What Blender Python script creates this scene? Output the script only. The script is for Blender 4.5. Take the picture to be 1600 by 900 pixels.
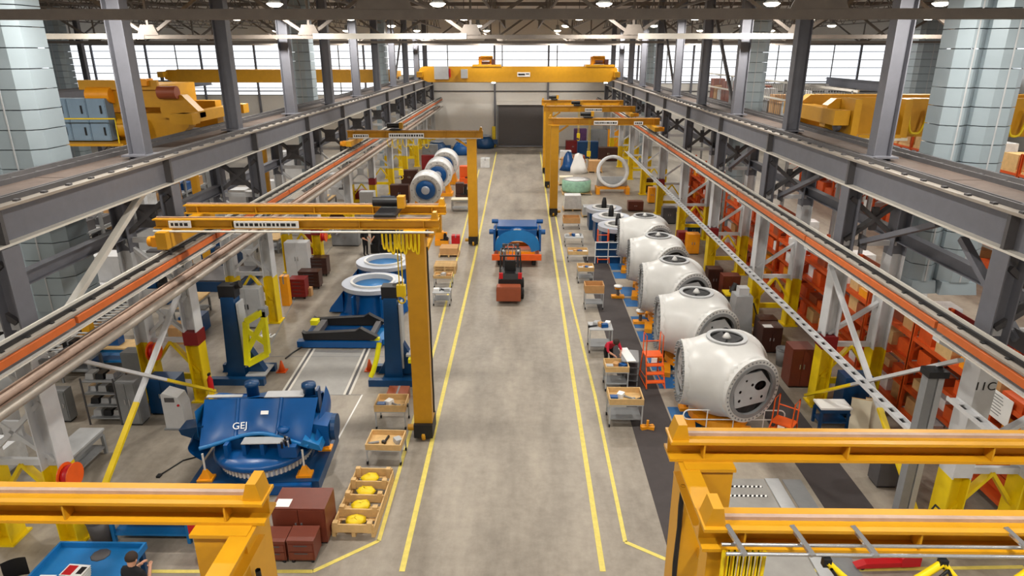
import bpy, bmesh, math, random
from mathutils import Vector, Matrix
random.seed(7)
sc = bpy.context.scene
for o in list(bpy.data.objects): bpy.data.objects.remove(o)
R = math.radians
# ------------------------------------------------------------ camera
F_PX, HZ, VPX, CAM_H = 1050.0, 79.0, 817.0, 11.0
PITCH = math.atan((450-HZ)/F_PX)
YAW = math.atan((VPX-800)*math.cos(PITCH)/F_PX)
cam_d = bpy.data.cameras.new('camera'); cam = bpy.data.objects.new('camera', cam_d)
sc.collection.objects.link(cam); sc.camera = cam
cam_d.sensor_width = 36.0; cam_d.lens = F_PX/1600*36.0; cam_d.clip_end = 400; cam_d.clip_start = 0.1
cam.location = (0, 0, CAM_H); cam.rotation_euler = (math.pi/2-PITCH, 0, YAW)
# ------------------------------------------------------------ world and exposure
w = bpy.data.worlds.new('world'); sc.world = w; w.use_nodes = True
w.node_tree.nodes['Background'].inputs[0].default_value = (0.85, 0.92, 1.0, 1)
w.node_tree.nodes['Background'].inputs[1].default_value = 1.0
sc.view_settings.view_transform = 'Standard'; sc.view_settings.look = 'None'
sc.view_settings.gamma = 1.0; sc.view_settings.use_curve_mapping = False
sc.view_settings.exposure = 0.0
LAMP_W = 500.0
GLASS_E = 1.35
# ------------------------------------------------------------ pixel -> place on a level plane
_cm = Matrix.Rotation(YAW, 3, 'Z') @ Matrix.Rotation(math.pi/2-PITCH, 3, 'X')
def ray(px, py): return _cm @ Vector(((px-800)/F_PX, -(py-450)/F_PX, -1.0))
def G(px, py, z=0.0):
    d = ray(px, py); t = (z-CAM_H)/d.z
    return (d.x*t, d.y*t)
# ------------------------------------------------------------ materials
def lin(c):
    def f(v):
        v /= 255.0
        return v/12.92 if v <= 0.04045 else ((v+0.055)/1.055)**2.4
    return (f(c[0]), f(c[1]), f(c[2]), 1)
MATS = {}
def mat(name, rgb, rough=0.5, metal=0.0, var=0.12, scale=3.0, emit=0.0, spec=0.5, alpha=1.0, bump=0.0):
    if name in MATS: return MATS[name]
    m = bpy.data.materials.new(name); m.use_nodes = True; nt = m.node_tree
    p = nt.nodes['Principled BSDF']; c = lin(rgb)
    p.inputs['Roughness'].default_value = rough; p.inputs['Metallic'].default_value = metal
    p.inputs['Specular IOR Level'].default_value = spec
    if alpha < 1: p.inputs['Alpha'].default_value = alpha
    tc = nt.nodes.new('ShaderNodeTexCoord'); nz = nt.nodes.new('ShaderNodeTexNoise')
    nz.inputs['Scale'].default_value = scale; nz.inputs['Detail'].default_value = 5; nz.inputs['Roughness'].default_value = 0.65
    nt.links.new(tc.outputs['Object'], nz.inputs['Vector'])
    cr = nt.nodes.new('ShaderNodeValToRGB')
    cr.color_ramp.elements[0].position = 0.3; cr.color_ramp.elements[1].position = 0.7
    cr.color_ramp.elements[0].color = (c[0]*(1-var), c[1]*(1-var), c[2]*(1-var), 1)
    cr.color_ramp.elements[1].color = (min(1, c[0]*(1+var*.6)), min(1, c[1]*(1+var*.6)), min(1, c[2]*(1+var*.6)), 1)
    nt.links.new(nz.outputs['Fac'], cr.inputs['Fac']); nt.links.new(cr.outputs['Color'], p.inputs['Base Color'])
    if bump:
        bp = nt.nodes.new('ShaderNodeBump'); bp.inputs['Strength'].default_value = bump; bp.inputs['Distance'].default_value = 0.02
        nt.links.new(nz.outputs['Fac'], bp.inputs['Height']); nt.links.new(bp.outputs['Normal'], p.inputs['Normal'])
    if emit:
        p.inputs['Emission Color'].default_value = c; p.inputs['Emission Strength'].default_value = emit
    MATS[name] = m; return m
def MM(k): return MATS[k]
mat('crane_yellow', (202, 146, 22), .42, var=.08)
mat('safety_yellow', (236, 204, 10), .45, var=.08)
mat('bright_yellow', (238, 232, 20), .45, var=.06)
mat('line_yellow', (224, 206, 104), .6, var=.14, scale=6)
mat('white_paint', (205, 206, 208), .5, var=.07)
mat('grey_steel', (110, 111, 119), .6, var=.08)
mat('dark_steel', (84, 82, 84), .55, var=.15)
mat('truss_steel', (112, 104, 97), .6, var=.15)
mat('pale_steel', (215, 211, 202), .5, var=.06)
mat('duct_grey', (150, 163, 170), .38, metal=.15, var=.06, scale=.8)
mat('walk_brown', (92, 78, 70), .7, var=.25)
mat('rail_steel', (176, 168, 158), .4, metal=.4, var=.15)
mat('conductor_orange', (204, 104, 46), .5, var=.12)
mat('tray_pink', (178, 152, 136), .5, var=.2)
mat('blue', (4, 78, 142), .3, var=.1)
mat('deep_blue', (6, 60, 104), .35, var=.1)
mat('sky_blue', (20, 112, 176), .35, var=.1)
mat('hub_white', (208, 208, 206), .34, var=.04)
mat('ring_grey', (186, 192, 204), .35, metal=.3, var=.06)
mat('bore_grey', (104, 104, 106), .5, var=.3)
mat('black', (22, 22, 25), .45, var=.2)
mat('rubber', (30, 30, 32), .8, var=.2)
mat('red', (196, 22, 30), .4, var=.1)
mat('dark_red', (122, 16, 18), .5, var=.1)
mat('orange', (238, 96, 24), .45, var=.1)
mat('rack_orange', (214, 86, 28), .5, var=.15)
mat('amber', (244, 160, 24), .4, var=.08)
mat('brown', (112, 52, 36), .4, var=.12)
mat('dark_brown', (66, 36, 28), .4, var=.15)
mat('rust', (150, 74, 44), .5, var=.12)
mat('wood', (214, 178, 122), .7, var=.15, scale=5)
mat('cardboard', (196, 150, 98), .8, var=.12)
mat('cream', (222, 214, 190), .55, var=.06)
mat('lt_grey', (176, 178, 180), .5, var=.08)
mat('mid_grey', (134, 136, 138), .55, var=.1)
mat('cabinet_bluegrey', (126, 150, 172), .45, var=.08)
mat('mat_dark', (66, 60, 60), .85, var=.12)
mat('mat_blue', (20, 92, 150), .6, var=.1)
mat('plate_grey', (158, 156, 152), .5, metal=.2, var=.14, scale=1.5)
mat('paper', (240, 240, 238), .7, var=.02)
mat('chrome', (200, 202, 206), .25, metal=.8, var=.1)
mat('green_wrap', (150, 196, 172), .3, var=.25, scale=4)
mat('plastic_wrap', (228, 230, 232), .25, var=.14, scale=5)
mat('skin', (202, 150, 122), .55, var=.04)
mat('cloth_black', (20, 20, 24), .9, var=.2)
mat('cloth_red', (196, 28, 58), .85, var=.12)
mat('hair', (52, 38, 30), .8, var=.2)
mat('denim', (46, 56, 78), .9, var=.15)
mat('siding', (226, 223, 217), .55, var=.03)
mat('siding_top', (190, 184, 174), .6, var=.05)
mat('door_grey', (98, 94, 94), .55, var=.05)
mat('roof_deck', (188, 180, 170), .7, var=.2)
mat('lamp_glow', (255, 246, 226), .4, emit=16.0, var=0)
mat('pane_glow', (244, 249, 255), .4, emit=GLASS_E, var=0)
mat('text_black', (24, 22, 22), .6, var=0)
mat('green', (30, 96, 60), .5, var=.2)
mat('screen', (210, 226, 240), .3, emit=1.2, var=0)
mat('purple', (96, 60, 110), .6, var=.2)
mat('copper', (180, 106, 72), .4, metal=.3, var=.2)
# concrete floor: mottled slab with pour stains
def floor_mat():
    m = bpy.data.materials.new('concrete'); m.use_nodes = True; nt = m.node_tree; L = nt.links
    p = nt.nodes['Principled BSDF']; tc = nt.nodes.new('ShaderNodeTexCoord')
    n1 = nt.nodes.new('ShaderNodeTexNoise'); n1.inputs['Scale'].default_value = .35; n1.inputs['Detail'].default_value = 6; n1.inputs['Roughness'].default_value = .6
    n2 = nt.nodes.new('ShaderNodeTexNoise'); n2.inputs['Scale'].default_value = 3.5; n2.inputs['Detail'].default_value = 8; n2.inputs['Roughness'].default_value = .7
    mp = nt.nodes.new('ShaderNodeMapping'); mp.inputs['Scale'].default_value = (2.2, .5, 1)
    L.new(tc.outputs['Object'], mp.inputs['Vector']); L.new(mp.outputs['Vector'], n1.inputs['Vector']); L.new(tc.outputs['Object'], n2.inputs['Vector'])
    mx = nt.nodes.new('ShaderNodeMath'); mx.operation = 'MULTIPLY_ADD'; mx.inputs[1].default_value = .45
    L.new(n2.outputs['Fac'], mx.inputs[0]); L.new(n1.outputs['Fac'], mx.inputs[2])
    cr = nt.nodes.new('ShaderNodeValToRGB'); e = cr.color_ramp.elements
    e[0].position = .52; e[0].color = lin((124, 116, 106)); e[1].position = .9; e[1].color = lin((166, 157, 144))
    L.new(mx.outputs[0], cr.inputs['Fac']); L.new(cr.outputs['Color'], p.inputs['Base Color'])
    p.inputs['Roughness'].default_value = .42; p.inputs['Specular IOR Level'].default_value = .35
    MATS['concrete'] = m
floor_mat()
# ------------------------------------------------------------ mesh builder
COL = sc.collection
class MB:
    def __init__(s): s.v = []; s.f = []; s.sm = []
    def add(s, vs, fs, smooth=False):
        n = len(s.v); s.v += [tuple(v) for v in vs]
        s.f += [tuple(i+n for i in f) for f in fs]; s.sm += [smooth]*len(fs); return s
    def b(s, x0, x1, y0, y1, z0, z1):
        vs = [(x, y, z) for z in (z0, z1) for y in (y0, y1) for x in (x0, x1)]
        return s.add(vs, [(0, 2, 3, 1), (4, 5, 7, 6), (0, 1, 5, 4), (2, 6, 7, 3), (0, 4, 6, 2), (1, 3, 7, 5)])
    def c(s, cx, cy, cz, sx, sy, sz): return s.b(cx-sx/2, cx+sx/2, cy-sy/2, cy+sy/2, cz-sz/2, cz+sz/2)
    def rb(s, cx, cy, z0, sx, sy, sz, a):          # box on its base turned about z
        ca, sa = math.cos(a), math.sin(a); vs = []
        for z in (z0, z0+sz):
            for y in (-sy/2, sy/2):
                for x in (-sx/2, sx/2): vs.append((cx+x*ca-y*sa, cy+x*sa+y*ca, z))
        return s.add(vs, [(0, 2, 3, 1), (4, 5, 7, 6), (0, 1, 5, 4), (2, 6, 7, 3), (0, 4, 6, 2), (1, 3, 7, 5)])
    def taper(s, x0, x1, y0, y1, z0, z1, k=.8, ky=None):
        ky = k if ky is None else ky; cx, cy = (x0+x1)/2, (y0+y1)/2
        vs = [(x, y, z0) for y in (y0, y1) for x in (x0, x1)]
        vs += [(cx+(x-cx)*k, cy+(y-cy)*ky, z1) for y in (y0, y1) for x in (x0, x1)]
        return s.add(vs, [(0, 2, 3, 1), (4, 5, 7, 6), (0, 1, 5, 4), (2, 6, 7, 3), (0, 4, 6, 2), (1, 3, 7, 5)])
    def _fr(s, p, q, up=(0, 0, 1)):
        p, q = Vector(p), Vector(q); d = (q-p).normalized(); u = Vector(up)
        if abs(d.dot(u)) > .98: u = Vector((0, 1, 0))
        x = d.cross(u).normalized(); z = x.cross(d).normalized(); return p, q, x, z
    def bar(s, p, q, w, h=None, up=(0, 0, 1)):
        h = w if h is None else h; p, q, x, z = s._fr(p, q, up); vs = []
        for e in (p, q):
            for a, b_ in ((-1, -1), (1, -1), (1, 1), (-1, 1)): vs.append(e+x*(a*w/2)+z*(b_*h/2))
        return s.add(vs, [(3, 2, 1, 0), (4, 5, 6, 7), (0, 1, 5, 4), (1, 2, 6, 5), (2, 3, 7, 6), (3, 0, 4, 7)])
    def ibeam(s, p, q, w, h, tf=.03, tw=.02, up=(0, 0, 1)):
        p, q, x, z = s._fr(p, q, up)
        s.bar(p+z*(h/2-tf/2), q+z*(h/2-tf/2), w, tf, up=z); s.bar(p-z*(h/2-tf/2), q-z*(h/2-tf/2), w, tf, up=z)
        return s.bar(p, q, tw, h-2*tf, up=z)
    def tube(s, p, q, r, n=8, r2=None, smooth=True):
        r2 = r if r2 is None else r2; p, q, x, z = s._fr(p, q); vs = []
        for e, rr in ((p, r), (q, r2)):
            for k in range(n):
                a = 2*math.pi*k/n; vs.append(e+x*(math.cos(a)*rr)+z*(math.sin(a)*rr))
        s.add(vs, [(k, (k+1) % n, n+(k+1) % n, n+k) for k in range(n)], smooth)
        return s.add(vs, [tuple(range(n-1, -1, -1)), tuple(range(n, 2*n))])
    def path(s, pts, r, n=6, closed=False):
        P = [Vector(p) for p in pts]; m = len(P); vs = []; prev = None
        for i in range(m):
            a = P[i-1] if (i or closed) else P[i]; b = P[(i+1) % m] if (i < m-1 or closed) else P[i]
            d = (b-a).normalized()
            u = Vector((0, 0, 1)) if prev is None else prev
            if abs(d.dot(u)) > .98: u = Vector((0, 1, 0)) if abs(d.y) < .9 else Vector((1, 0, 0))
            x = d.cross(u).normalized(); z = x.cross(d).normalized(); prev = z
            for k in range(n):
                t = 2*math.pi*k/n; vs.append(P[i]+x*(math.cos(t)*r)+z*(math.sin(t)*r))
        fs = []
        for i in range(m if closed else m-1):
            j = (i+1) % m
            for k in range(n): fs.append((i*n+k, i*n+(k+1) % n, j*n+(k+1) % n, j*n+k))
        return s.add(vs, fs, True)
    def lathe(s, prof, n=24, M=None, smooth=True, closed=False):
        M = M or Matrix(); vs = []; m = len(prof)
        for r, z in prof:
            for k in range(n):
                a = 2*math.pi*k/n; vs.append(M @ Vector((r*math.cos(a), r*math.sin(a), z)))
        fs = []
        for i in range(m if closed else m-1):
            j = (i+1) % m
            for k in range(n): fs.append((i*n+k, i*n+(k+1) % n, j*n+(k+1) % n, j*n+k))
        if not closed:
            if prof[0][0] > 1e-4: fs.append(tuple(range(n-1, -1, -1)))
            if prof[-1][0] > 1e-4: fs.append(tuple((m-1)*n+k for k in range(n)))
        return s.add(vs, fs, smooth)
    def ring(s, r0, r1, z0, z1, n=32, M=None, smooth=False):
        return s.lathe([(r0, z0), (r1, z0), (r1, z1), (r0, z1)], n, M, smooth, closed=True)
    def prism(s, poly, d0, d1, M=None):            # poly in local xz, extruded along y
        M = M or Matrix(); n = len(poly)
        vs = [M @ Vector((x, d0, z)) for x, z in poly]+[M @ Vector((x, d1, z)) for x, z in poly]
        fs = [tuple(range(n)), tuple(range(2*n-1, n-1, -1))]+[((k+1) % n, k, n+k, n+(k+1) % n) for k in range(n)]
        return s.add(vs, fs)
    def ball(s, c, rx, ry=None, rz=None, n=12, m=8):
        ry = ry or rx; rz = rz or rx
        M = Matrix.Translation(c) @ Matrix.Diagonal((rx, ry, rz, 1))
        return s.lathe([(max(math.sin(math.pi*i/m), 1e-5), -math.cos(math.pi*i/m)) for i in range(m+1)], n, M)
    def grid(s, fn, nu, nv, smooth=True):
        vs = [fn(i/nu, j/nv) for j in range(nv+1) for i in range(nu+1)]
        return s.add(vs, [(j*(nu+1)+i, j*(nu+1)+i+1, (j+1)*(nu+1)+i+1, (j+1)*(nu+1)+i) for j in range(nv) for i in range(nu)], smooth)
    def jit(s, a, seed=1):                          # crumple
        rn = random.Random(seed); s.v = [(x+rn.uniform(-a, a), y+rn.uniform(-a, a), z+rn.uniform(-a, a)*.6) for x, y, z in s.v]; return s
    def mesh(s, name):
        me = bpy.data.meshes.new(name); me.from_pydata([tuple(v) for v in s.v], [], s.f)
        me.polygons.foreach_set('use_smooth', s.sm); me.update()
        bm = bmesh.new(); bm.from_mesh(me); bmesh.ops.recalc_face_normals(bm, faces=bm.faces); bm.to_mesh(me); bm.free()
        return me
    def build(s, name, m, parent=None, bevel=0.0, solid=0.0):
        me = s.mesh(name); me.materials.append(MATS[m])
        o = bpy.data.objects.new(name, me); COL.objects.link(o)
        if parent is not None: o.parent = parent
        if solid: md = o.modifiers.new('thickness', 'SOLIDIFY'); md.thickness = solid
        if bevel: md = o.modifiers.new('bevel', 'BEVEL'); md.width = bevel; md.segments = 2; md.limit_method = 'ANGLE'
        return o
def tag(o, label, cat, group=None):
    o['label'] = label; o['category'] = cat
    if group: o['group'] = group
    return o
def thing(name, label, cat, loc=(0, 0, 0), rz=0.0, group=None):
    o = bpy.data.objects.new(name, None); COL.objects.link(o); o.empty_display_size = .3
    o.location = loc if len(loc) == 3 else (loc[0], loc[1], 0); o.rotation_euler = (0, 0, rz)
    return tag(o, label, cat, group)
def struct(name, mb, m, parent=None):
    o = mb.build(name, m, parent)
    if parent is None: o['kind'] = 'structure'
    return o
def part(parent, name, me_or_mb, m=None, loc=(0, 0, 0), rot=(0, 0, 0), scale=(1, 1, 1)):
    me = me_or_mb
    if isinstance(me, MB): me = me.mesh(name); me.materials.append(MATS[m])
    o = bpy.data.objects.new(name, me); COL.objects.link(o); o.parent = parent
    o.location = loc; o.rotation_euler = rot; o.scale = scale; return o
def copy_tree(o, parent=None):
    c = o.copy(); COL.objects.link(c); c.parent = parent
    for ch in list(o.children): copy_tree(ch, c)
    return c
def dup(root, loc, rz=None, label=None):
    c = copy_tree(root); c.location = loc if len(loc) == 3 else (loc[0], loc[1], 0)
    if rz is not None: c.rotation_euler = (0, 0, rz)
    if label: c['label'] = label
    return c
ORD = ['first', 'second', 'third', 'fourth', 'fifth', 'sixth', 'seventh', 'eighth', 'ninth', 'tenth', 'eleventh', 'twelfth', 'thirteenth', 'fourteenth']
def text(parent, s, m, size, loc, rot, name='lettering'):
    cu = bpy.data.curves.new(name, 'FONT'); cu.body = s; cu.size = size; cu.align_x = 'CENTER'; cu.align_y = 'CENTER'; cu.extrude = .004
    t = bpy.data.objects.new(name, cu); me = bpy.data.meshes.new_from_object(t); bpy.data.objects.remove(t)
    me.materials.append(MATS[m]); return part(parent, name, me, loc=loc, rot=rot)
# ============================================================ SHELL
YW, YF, XL, XR, ZR = 83.0, -22.0, -60.0, 58.0, 14.7
CY = [13.0+6.85*k for k in range(-1, 11)]           # column grid along the hall
struct('floor', MB().b(XL, XR, YF, YW, -.2, 0), 'concrete')
struct('ceiling', MB().b(XL, XR, YF, YW, ZR, ZR+.2), 'roof_deck')
struct('wall_left', MB().b(XL-.2, XL, YF, YW, 0, ZR), 'siding')
struct('wall_right', MB().b(XR, XR+.2, YF, YW, 0, ZR), 'siding')
struct('wall_front', MB().b(XL, XR, YF-.2, YF, 0, ZR), 'siding')
WZ0, WZ1 = 8.25, 11.75                               # glazed band of the end wall
DX0, DX1, DZ = -2.9, 2.4, 4.9                       # roll door
def win_z0(k): return 6.0 if k <= 6 else (WZ0 if k <= 10 else 7.35)
XA, XB = XL+7*6.4, XL+11*6.4
wb = MB(); wb.b(XL, XA, YW, YW+.2, 0, 6.0); wb.b(XA, DX0, YW, YW+.2, 0, WZ0); wb.b(DX1, XB, YW, YW+.2, 0, WZ0); wb.b(XB, XR, YW, YW+.2, 0, 7.35); wb.b(DX0, DX1, YW, YW+.2, DZ, WZ0); wb.b(XL, XR, YW, YW+.2, WZ1, ZR)
wall = struct('wall_back', wb, 'siding')
# girts and posts of the end wall
girt = MB().b(XL, XR, -.12, 0, -.06, .06).mesh('girt'); girt.materials.append(MM('dark_steel'))
for z in (7.55, 6.45): part(wall, 'girt', girt, loc=(0, YW-.002, z))
post = MB().b(-.11, .11, -.2, 0, 0, WZ1).mesh('post'); post.materials.append(MM('grey_steel'))
x = -57.0
while x < XR-1:
    if not (-9 < x < 9): part(wall, 'post', post, loc=(x, YW-.13, 0))
    x += 6.4
for xx in (-3.3, 3.0): part(wall, 'post', post, loc=(xx, YW-.13, 0))
part(wall, 'kick_panel', MB().b(-10.2, 9.6, -.05, 0, 0, 5.9), 'siding', loc=(0, YW-.14, 0)) if False else None
# roll door
d = struct('door_1', MB().b(DX0, DX1, YW+.04, YW+.16, 0, DZ), 'door_grey')
rib = MB()
for k in range(24): rib.b(DX0+.05, DX1-.05, YW+.015, YW+.06, .1+k*.2, .18+k*.2)
part(d, 'slat_ribs', rib, 'door_grey')
part(d, 'frame', MB().b(DX0-.2, DX0, YW-.12, YW+.1, 0, DZ+.3).b(DX1, DX1+.2, YW-.12, YW+.1, 0, DZ+.3), 'mid_grey')
part(d, 'hood', MB().b(DX0-.2, DX1+.2, YW-.35, YW, DZ, DZ+.45), 'siding')
part(d, 'post_guard', MB().b(DX0-.75, DX0-.35, YW-.6, YW-.2, 0, 2.4), 'safety_yellow')
# glazed band: one window per bay, each of four rows of panes
pane_me = {}
bays = []; x = XL
while x < XR-.1: bays.append((x, min(x+6.4, XR))); x += 6.4
for i, (a, b) in enumerate(bays):
    wn = bpy.data.objects.new('window_%d' % (i+1), None); COL.objects.link(wn); wn['kind'] = 'structure'; z0 = win_z0(i); wn.location = (a, YW, z0)
    W = round(b-a, 2); H = WZ1-z0; NR = max(4, round(H/.88)); key = (W, round(H, 2))
    if key not in pane_me:
        fr = MB()
        for k in range(NR+1): fr.b(0, W, -.05, .1, k*H/NR-.04, k*H/NR+.04)
        fr.b(0, .06, -.05, .1, 0, H); fr.b(W-.06, W, -.05, .1, 0, H)
        fm = fr.mesh('frame'); fm.materials.append(MM('mid_grey'))
        pm = MB().b(.06, W-.06, .02, .06, .04, H/NR-.04).mesh('pane'); pm.materials.append(MM('pane_glow'))
        pane_me[key] = (fm, pm)
    fm, pm = pane_me[key]
    part(wn, 'frame', fm)
    for k in range(NR): part(wn, 'pane', pm, loc=(0, 0, k*H/NR))
# side walls have the same glazed band
for side, xw, nm in ((1, XL, 'left'), (-1, XR, 'right')):
    wn = bpy.data.objects.new('window_%d' % (len(bays)+1+(side < 0)), None); COL.objects.link(wn); wn['kind'] = 'structure'; wn.location = (xw, 0, WZ0)
    pm = MB().b(.02 if side > 0 else -.06, .06 if side > 0 else -.02, .05, 6.8, 0, 1.48).mesh('pane'); pm.materials.append(MM('pane_glow'))
    y = YF+.2
    while y+6.85 < YW:
        for k in range(2): part(wn, 'pane', pm, loc=(0, y, k*1.53))
        y += 6.85
# painted floor lines
def line(n, pts, wd=.1, m='line_yellow', z=.004):
    mb = MB()
    for p, q in zip(pts, pts[1:]):
        p, q = Vector((*p, z)), Vector((*q, z)); mb.bar(p, q, wd, .006)
    return struct('trim_%d' % n, mb, m)
line(1, [G(628, 893), (G(690, 625)[0], 36), (G(762, 290)[0], 78)], .13)
line(2, [G(942, 893), (G(903, 640)[0], 36), (G(855, 300)[0], 78)], .13)
line(3, [G(230, 893), G(489, 893), G(592, 845), G(634, 700), G(683, 530), (G(752, 260)[0]-.1, 66)], .1)
line(4, [G(1040, 874), G(977, 847), G(930, 620), G(893, 470), (G(880, 400)[0]+.05, 60)], .1)
line(5, [G(1180, 893), G(1600, 886)], .1)
# ============================================================ COLUMNS, GIRDERS, RAILS, ROOF STEEL
def hcol(mb, x, y, z0, z1, w=.42, d=.42, t=.03):    # H section: flanges face the aisle
    mb.b(x-w/2, x-w/2+t, y-d/2, y+d/2, z0, z1); mb.b(x+w/2-t, x+w/2, y-d/2, y+d/2, z0, z1)
    return mb.b(x-w/2+t, x+w/2-t, y-t/2, y+t/2, z0, z1)
SIDES = {'left': dict(s=-1, xf=-10.6, xr=-12.2, xu=-11.25, gx=-10.65, rx=-9.6), 'right': dict(s=1, xf=9.75, xr=11.35, xu=10.35, gx=9.75, rx=8.8)}
def make_bent(side):
    D = SIDES[side]; s = D['s']; w = abs(D['xr']-D['xf'])
    t = thing('steel_column', '', 'column')
    for nm, dx in (('front_leg', 0), ('rear_leg', s*w)):
        part(t, nm, MB().b(dx-.21, dx+.21, -.21, .21, 0, .03).add([], []), 'mid_grey') if False else None
        lg = part(t, nm, hcol(MB(), dx, 0, 2.05, 5.15, .42, .5), 'white_paint')
        part(lg, 'yellow_foot', hcol(MB(), dx, 0, 0, 2.05, .425, .505).b(dx-.3, dx+.3, -.33, .33, 0, .05), 'safety_yellow')
        part(lg, 'grey_top', hcol(MB(), dx, 0, 5.15, 7.22, .42, .5), 'grey_steel')
    # lacing between the legs: gusset plates with hexagon openings, and X arms
    br = MB()
    for z0 in ((2.2, 3.9) if s < 0 else ()):
        br.bar((0, 0, z0), (s*w, 0, z0+1.5), .1, .16, up=(0, 1, 0)); br.bar((s*w, 0, z0), (0, 0, z0+1.5), .1, .16, up=(0, 1, 0))
        br.b(s*w/2-.22, s*w/2+.22, -.04, .04, z0+.5, z0+1.0)
    if s > 0:
        br.bar((0, 0, 2.5), (w, 0, 3.7), .1, .16, up=(0, 1, 0)); br.bar((w, 0, 3.8), (0, 0, 5.0), .1, .16, up=(0, 1, 0))
    for z in ((2.15, 3.8, 5.5) if s < 0 else (2.15, 5.5)): br.b(min(0, s*w), max(0, s*w), -.05, .05, z-.08, z+.08)
    part(t, 'lacing', br, 'white_paint')
    part(t, 'foot_brace', MB().bar((0, 0, 1.0), (s*w/2, 0, 2.1), .08, .18, up=(0, 1, 0)).bar((s*w, 0, 1.0), (s*w/2, 0, 2.1), .08, .18, up=(0, 1, 0)).b(min(0, s*w), max(0, s*w), -.05, .05, .75, .95), 'safety_yellow')
    gb = MB(); gb.bar((0, 0, 5.6), (s*w, 0, 6.9), .12, .24, up=(0, 1, 0)); gb.bar((s*w, 0, 5.6), (0, 0, 6.9), .12, .24, up=(0, 1, 0)); gb.b(s*w/2-(.3 if s < 0 else .1), s*w/2+(.3 if s < 0 else .1), -.06, .06, 5.9, 6.6)
    part(t, 'grey_lacing', gb, 'dark_steel')
    dx = D['xu']-D['xf']
    part(t, 'upper_column', hcol(MB(), dx, 0, 7.0, 14.6, .5, .42).b(dx-.4, dx+.4, -.35, .35, 8.08, 8.13), 'grey_steel')
    part(t, 'bracket', MB().prism([(s*-.15, 5.4), (-s*1.1, 5.4), (-s*1.1, 5.28), (s*-.15, 4.75)], -.12, .12), 'white_paint')
    return t
for side in ('left', 'right'):
    D = SIDES[side]; base = make_bent(side)
    for k, y in enumerate(CY):
        o = base if k == 0 else dup(base, (D['xf'], y, 0))
        o.location = (D['xf'], y, 0)
        o['label'] = 'grey and white steel column with yellow feet, %s in the %s row counted from the camera' % (ORD[k], side)
        o['group'] = 'steel columns of the %s row' % side
        if k in (2, 4, 6): part(o, 'red_band', MB().b(-.235, .235, -.275, .275, 2.06, 2.5), 'dark_red') 
        if side == 'right' and k == 1:
            text(o, '11C', 'text_black', .27, (-.03, -.264, 4.36), (R(90), 0, 0))
            part(o, 'number_plate', MB().b(-.21, .21, -.26, -.252, 2.1, 5.1), 'white_paint')
# plate girders of the overhead crane runways
def girder(side, gx, name_lbl, z0=7.28, z1=8.0, both=True):
    s = SIDES[side]['s']; y0, y1 = YF+1, YW-.3
    t = thing('crane_runway_girder', name_lbl, 'girder', (gx, y0, 0))
    L = y1-y0
    part(t, 'girder_web', MB().b(-.02, .02, 0, L, z0, z1), 'grey_steel')
    part(t, 'top_flange', MB().b(-.27, .27, 0, L, z1, z1+.06), 'pale_steel' if False else 'rail_steel')
    part(t, 'bottom_flange', MB().b(-.22, .22, 0, L, z0-.05, z0), 'pale_steel')
    part(t, 'crane_rail', MB().b(-.035, .035, 0, L, z1+.06, z1+.17), 'dark_steel')
    st = MB().b(-.22, .22, -.05, .05, z0, z1).mesh('stiffener'); st.materials.append(MM('dark_steel'))
    for y in CY+[-.7, -7.5]: part(t, 'stiffener', st, loc=(0, y-y0, 0))
    clip = MB()
    y = 4.0
    while y < 70: clip.b(-s*.16-.05, -s*.16+.05, y-.06, y+.06, z1+.06, z1+.1); y += .85
    part(t, 'rail_clips', clip, 'dark_steel')['kind'] = 'stuff'
    return t
girder('left', SIDES['left']['gx'], 'grey plate girder with crane rail along left side of main bay')
girder('right', SIDES['right']['gx'], 'grey plate girder with crane rail along right side of main bay')
girder('left', -12.55, 'grey crane girder on far side of left walkway, facing left bay')
girder('right', 11.65, 'grey crane girder on far side of right walkway, facing right bay')
for side, x0, x1 in (('left', -12.25, -10.95), ('right', 10.05, 11.35)):
    t = thing('crane_walkway', 'brown steel walkway between the crane girders on the %s' % side, 'walkway', ((x0+x1)/2, 0, 8.0))
    pm = MB().b(-(x1-x0)/2, (x1-x0)/2, .02, 3.4, -.06, 0).mesh('deck_plate'); pm.materials.append(MM('walk_brown'))
    y = YF+1
    while y < YW-4: part(t, 'deck_plate', pm, loc=(0, y, 0)); y += 3.42
    part(t, 'kerb', MB().b(-(x1-x0)/2-.02, -(x1-x0)/2+.03, YF+1, YW-1, 0, .12).b((x1-x0)/2-.03, (x1-x0)/2+.02, YF+1, YW-1, 0, .12), 'dark_steel')
# lower runways carrying the gantries
for side in ('left', 'right'):
    D = SIDES[side]; s = D['s']; y0, L = YF+1, YW-YF-2
    t = thing('gantry_runway_beam', 'grey lower runway beam with orange conductor strip, %s of aisle' % side, 'runway', (D['rx'], y0, 0))
    part(t, 'beam', MB().ibeam((0, 0, 5.57), (0, L, 5.57), .26, .32, .03, .025), 'lt_grey')
    part(t, 'top_plate', MB().b(-.17, .17, 0, L, 5.73, 5.77), 'rail_steel')
    part(t, 'rail', MB().b(-.025, .025, 0, L, 5.77, 5.85), 'black')
    part(t, 'edge_angle', MB().b(s*.15-.02, s*.15+.02, 0, L, 5.77, 5.86), 'pale_steel')
    part(t, 'lower_flange_lip', MB().b(-s*.15-.04, -s*.15+.04, 0, L, 5.38, 5.41), 'pale_steel')
    cs = MB().b(-.035, .035, 0, 6.75, -.075, .075).mesh('conductor_strip'); cs.materials.append(MM('conductor_orange'))
    for y in CY: part(t, 'conductor_strip', cs, loc=(-s*.18, y-y0-6.8, 5.62))
    cl = MB(); y = 16.0
    while y < 80: cl.b(-.09, .09, y-.04, y+.04, 5.77, 5.79); y += .7
    part(t, 'rail_clips', cl, 'black')['kind'] = 'stuff'
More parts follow.
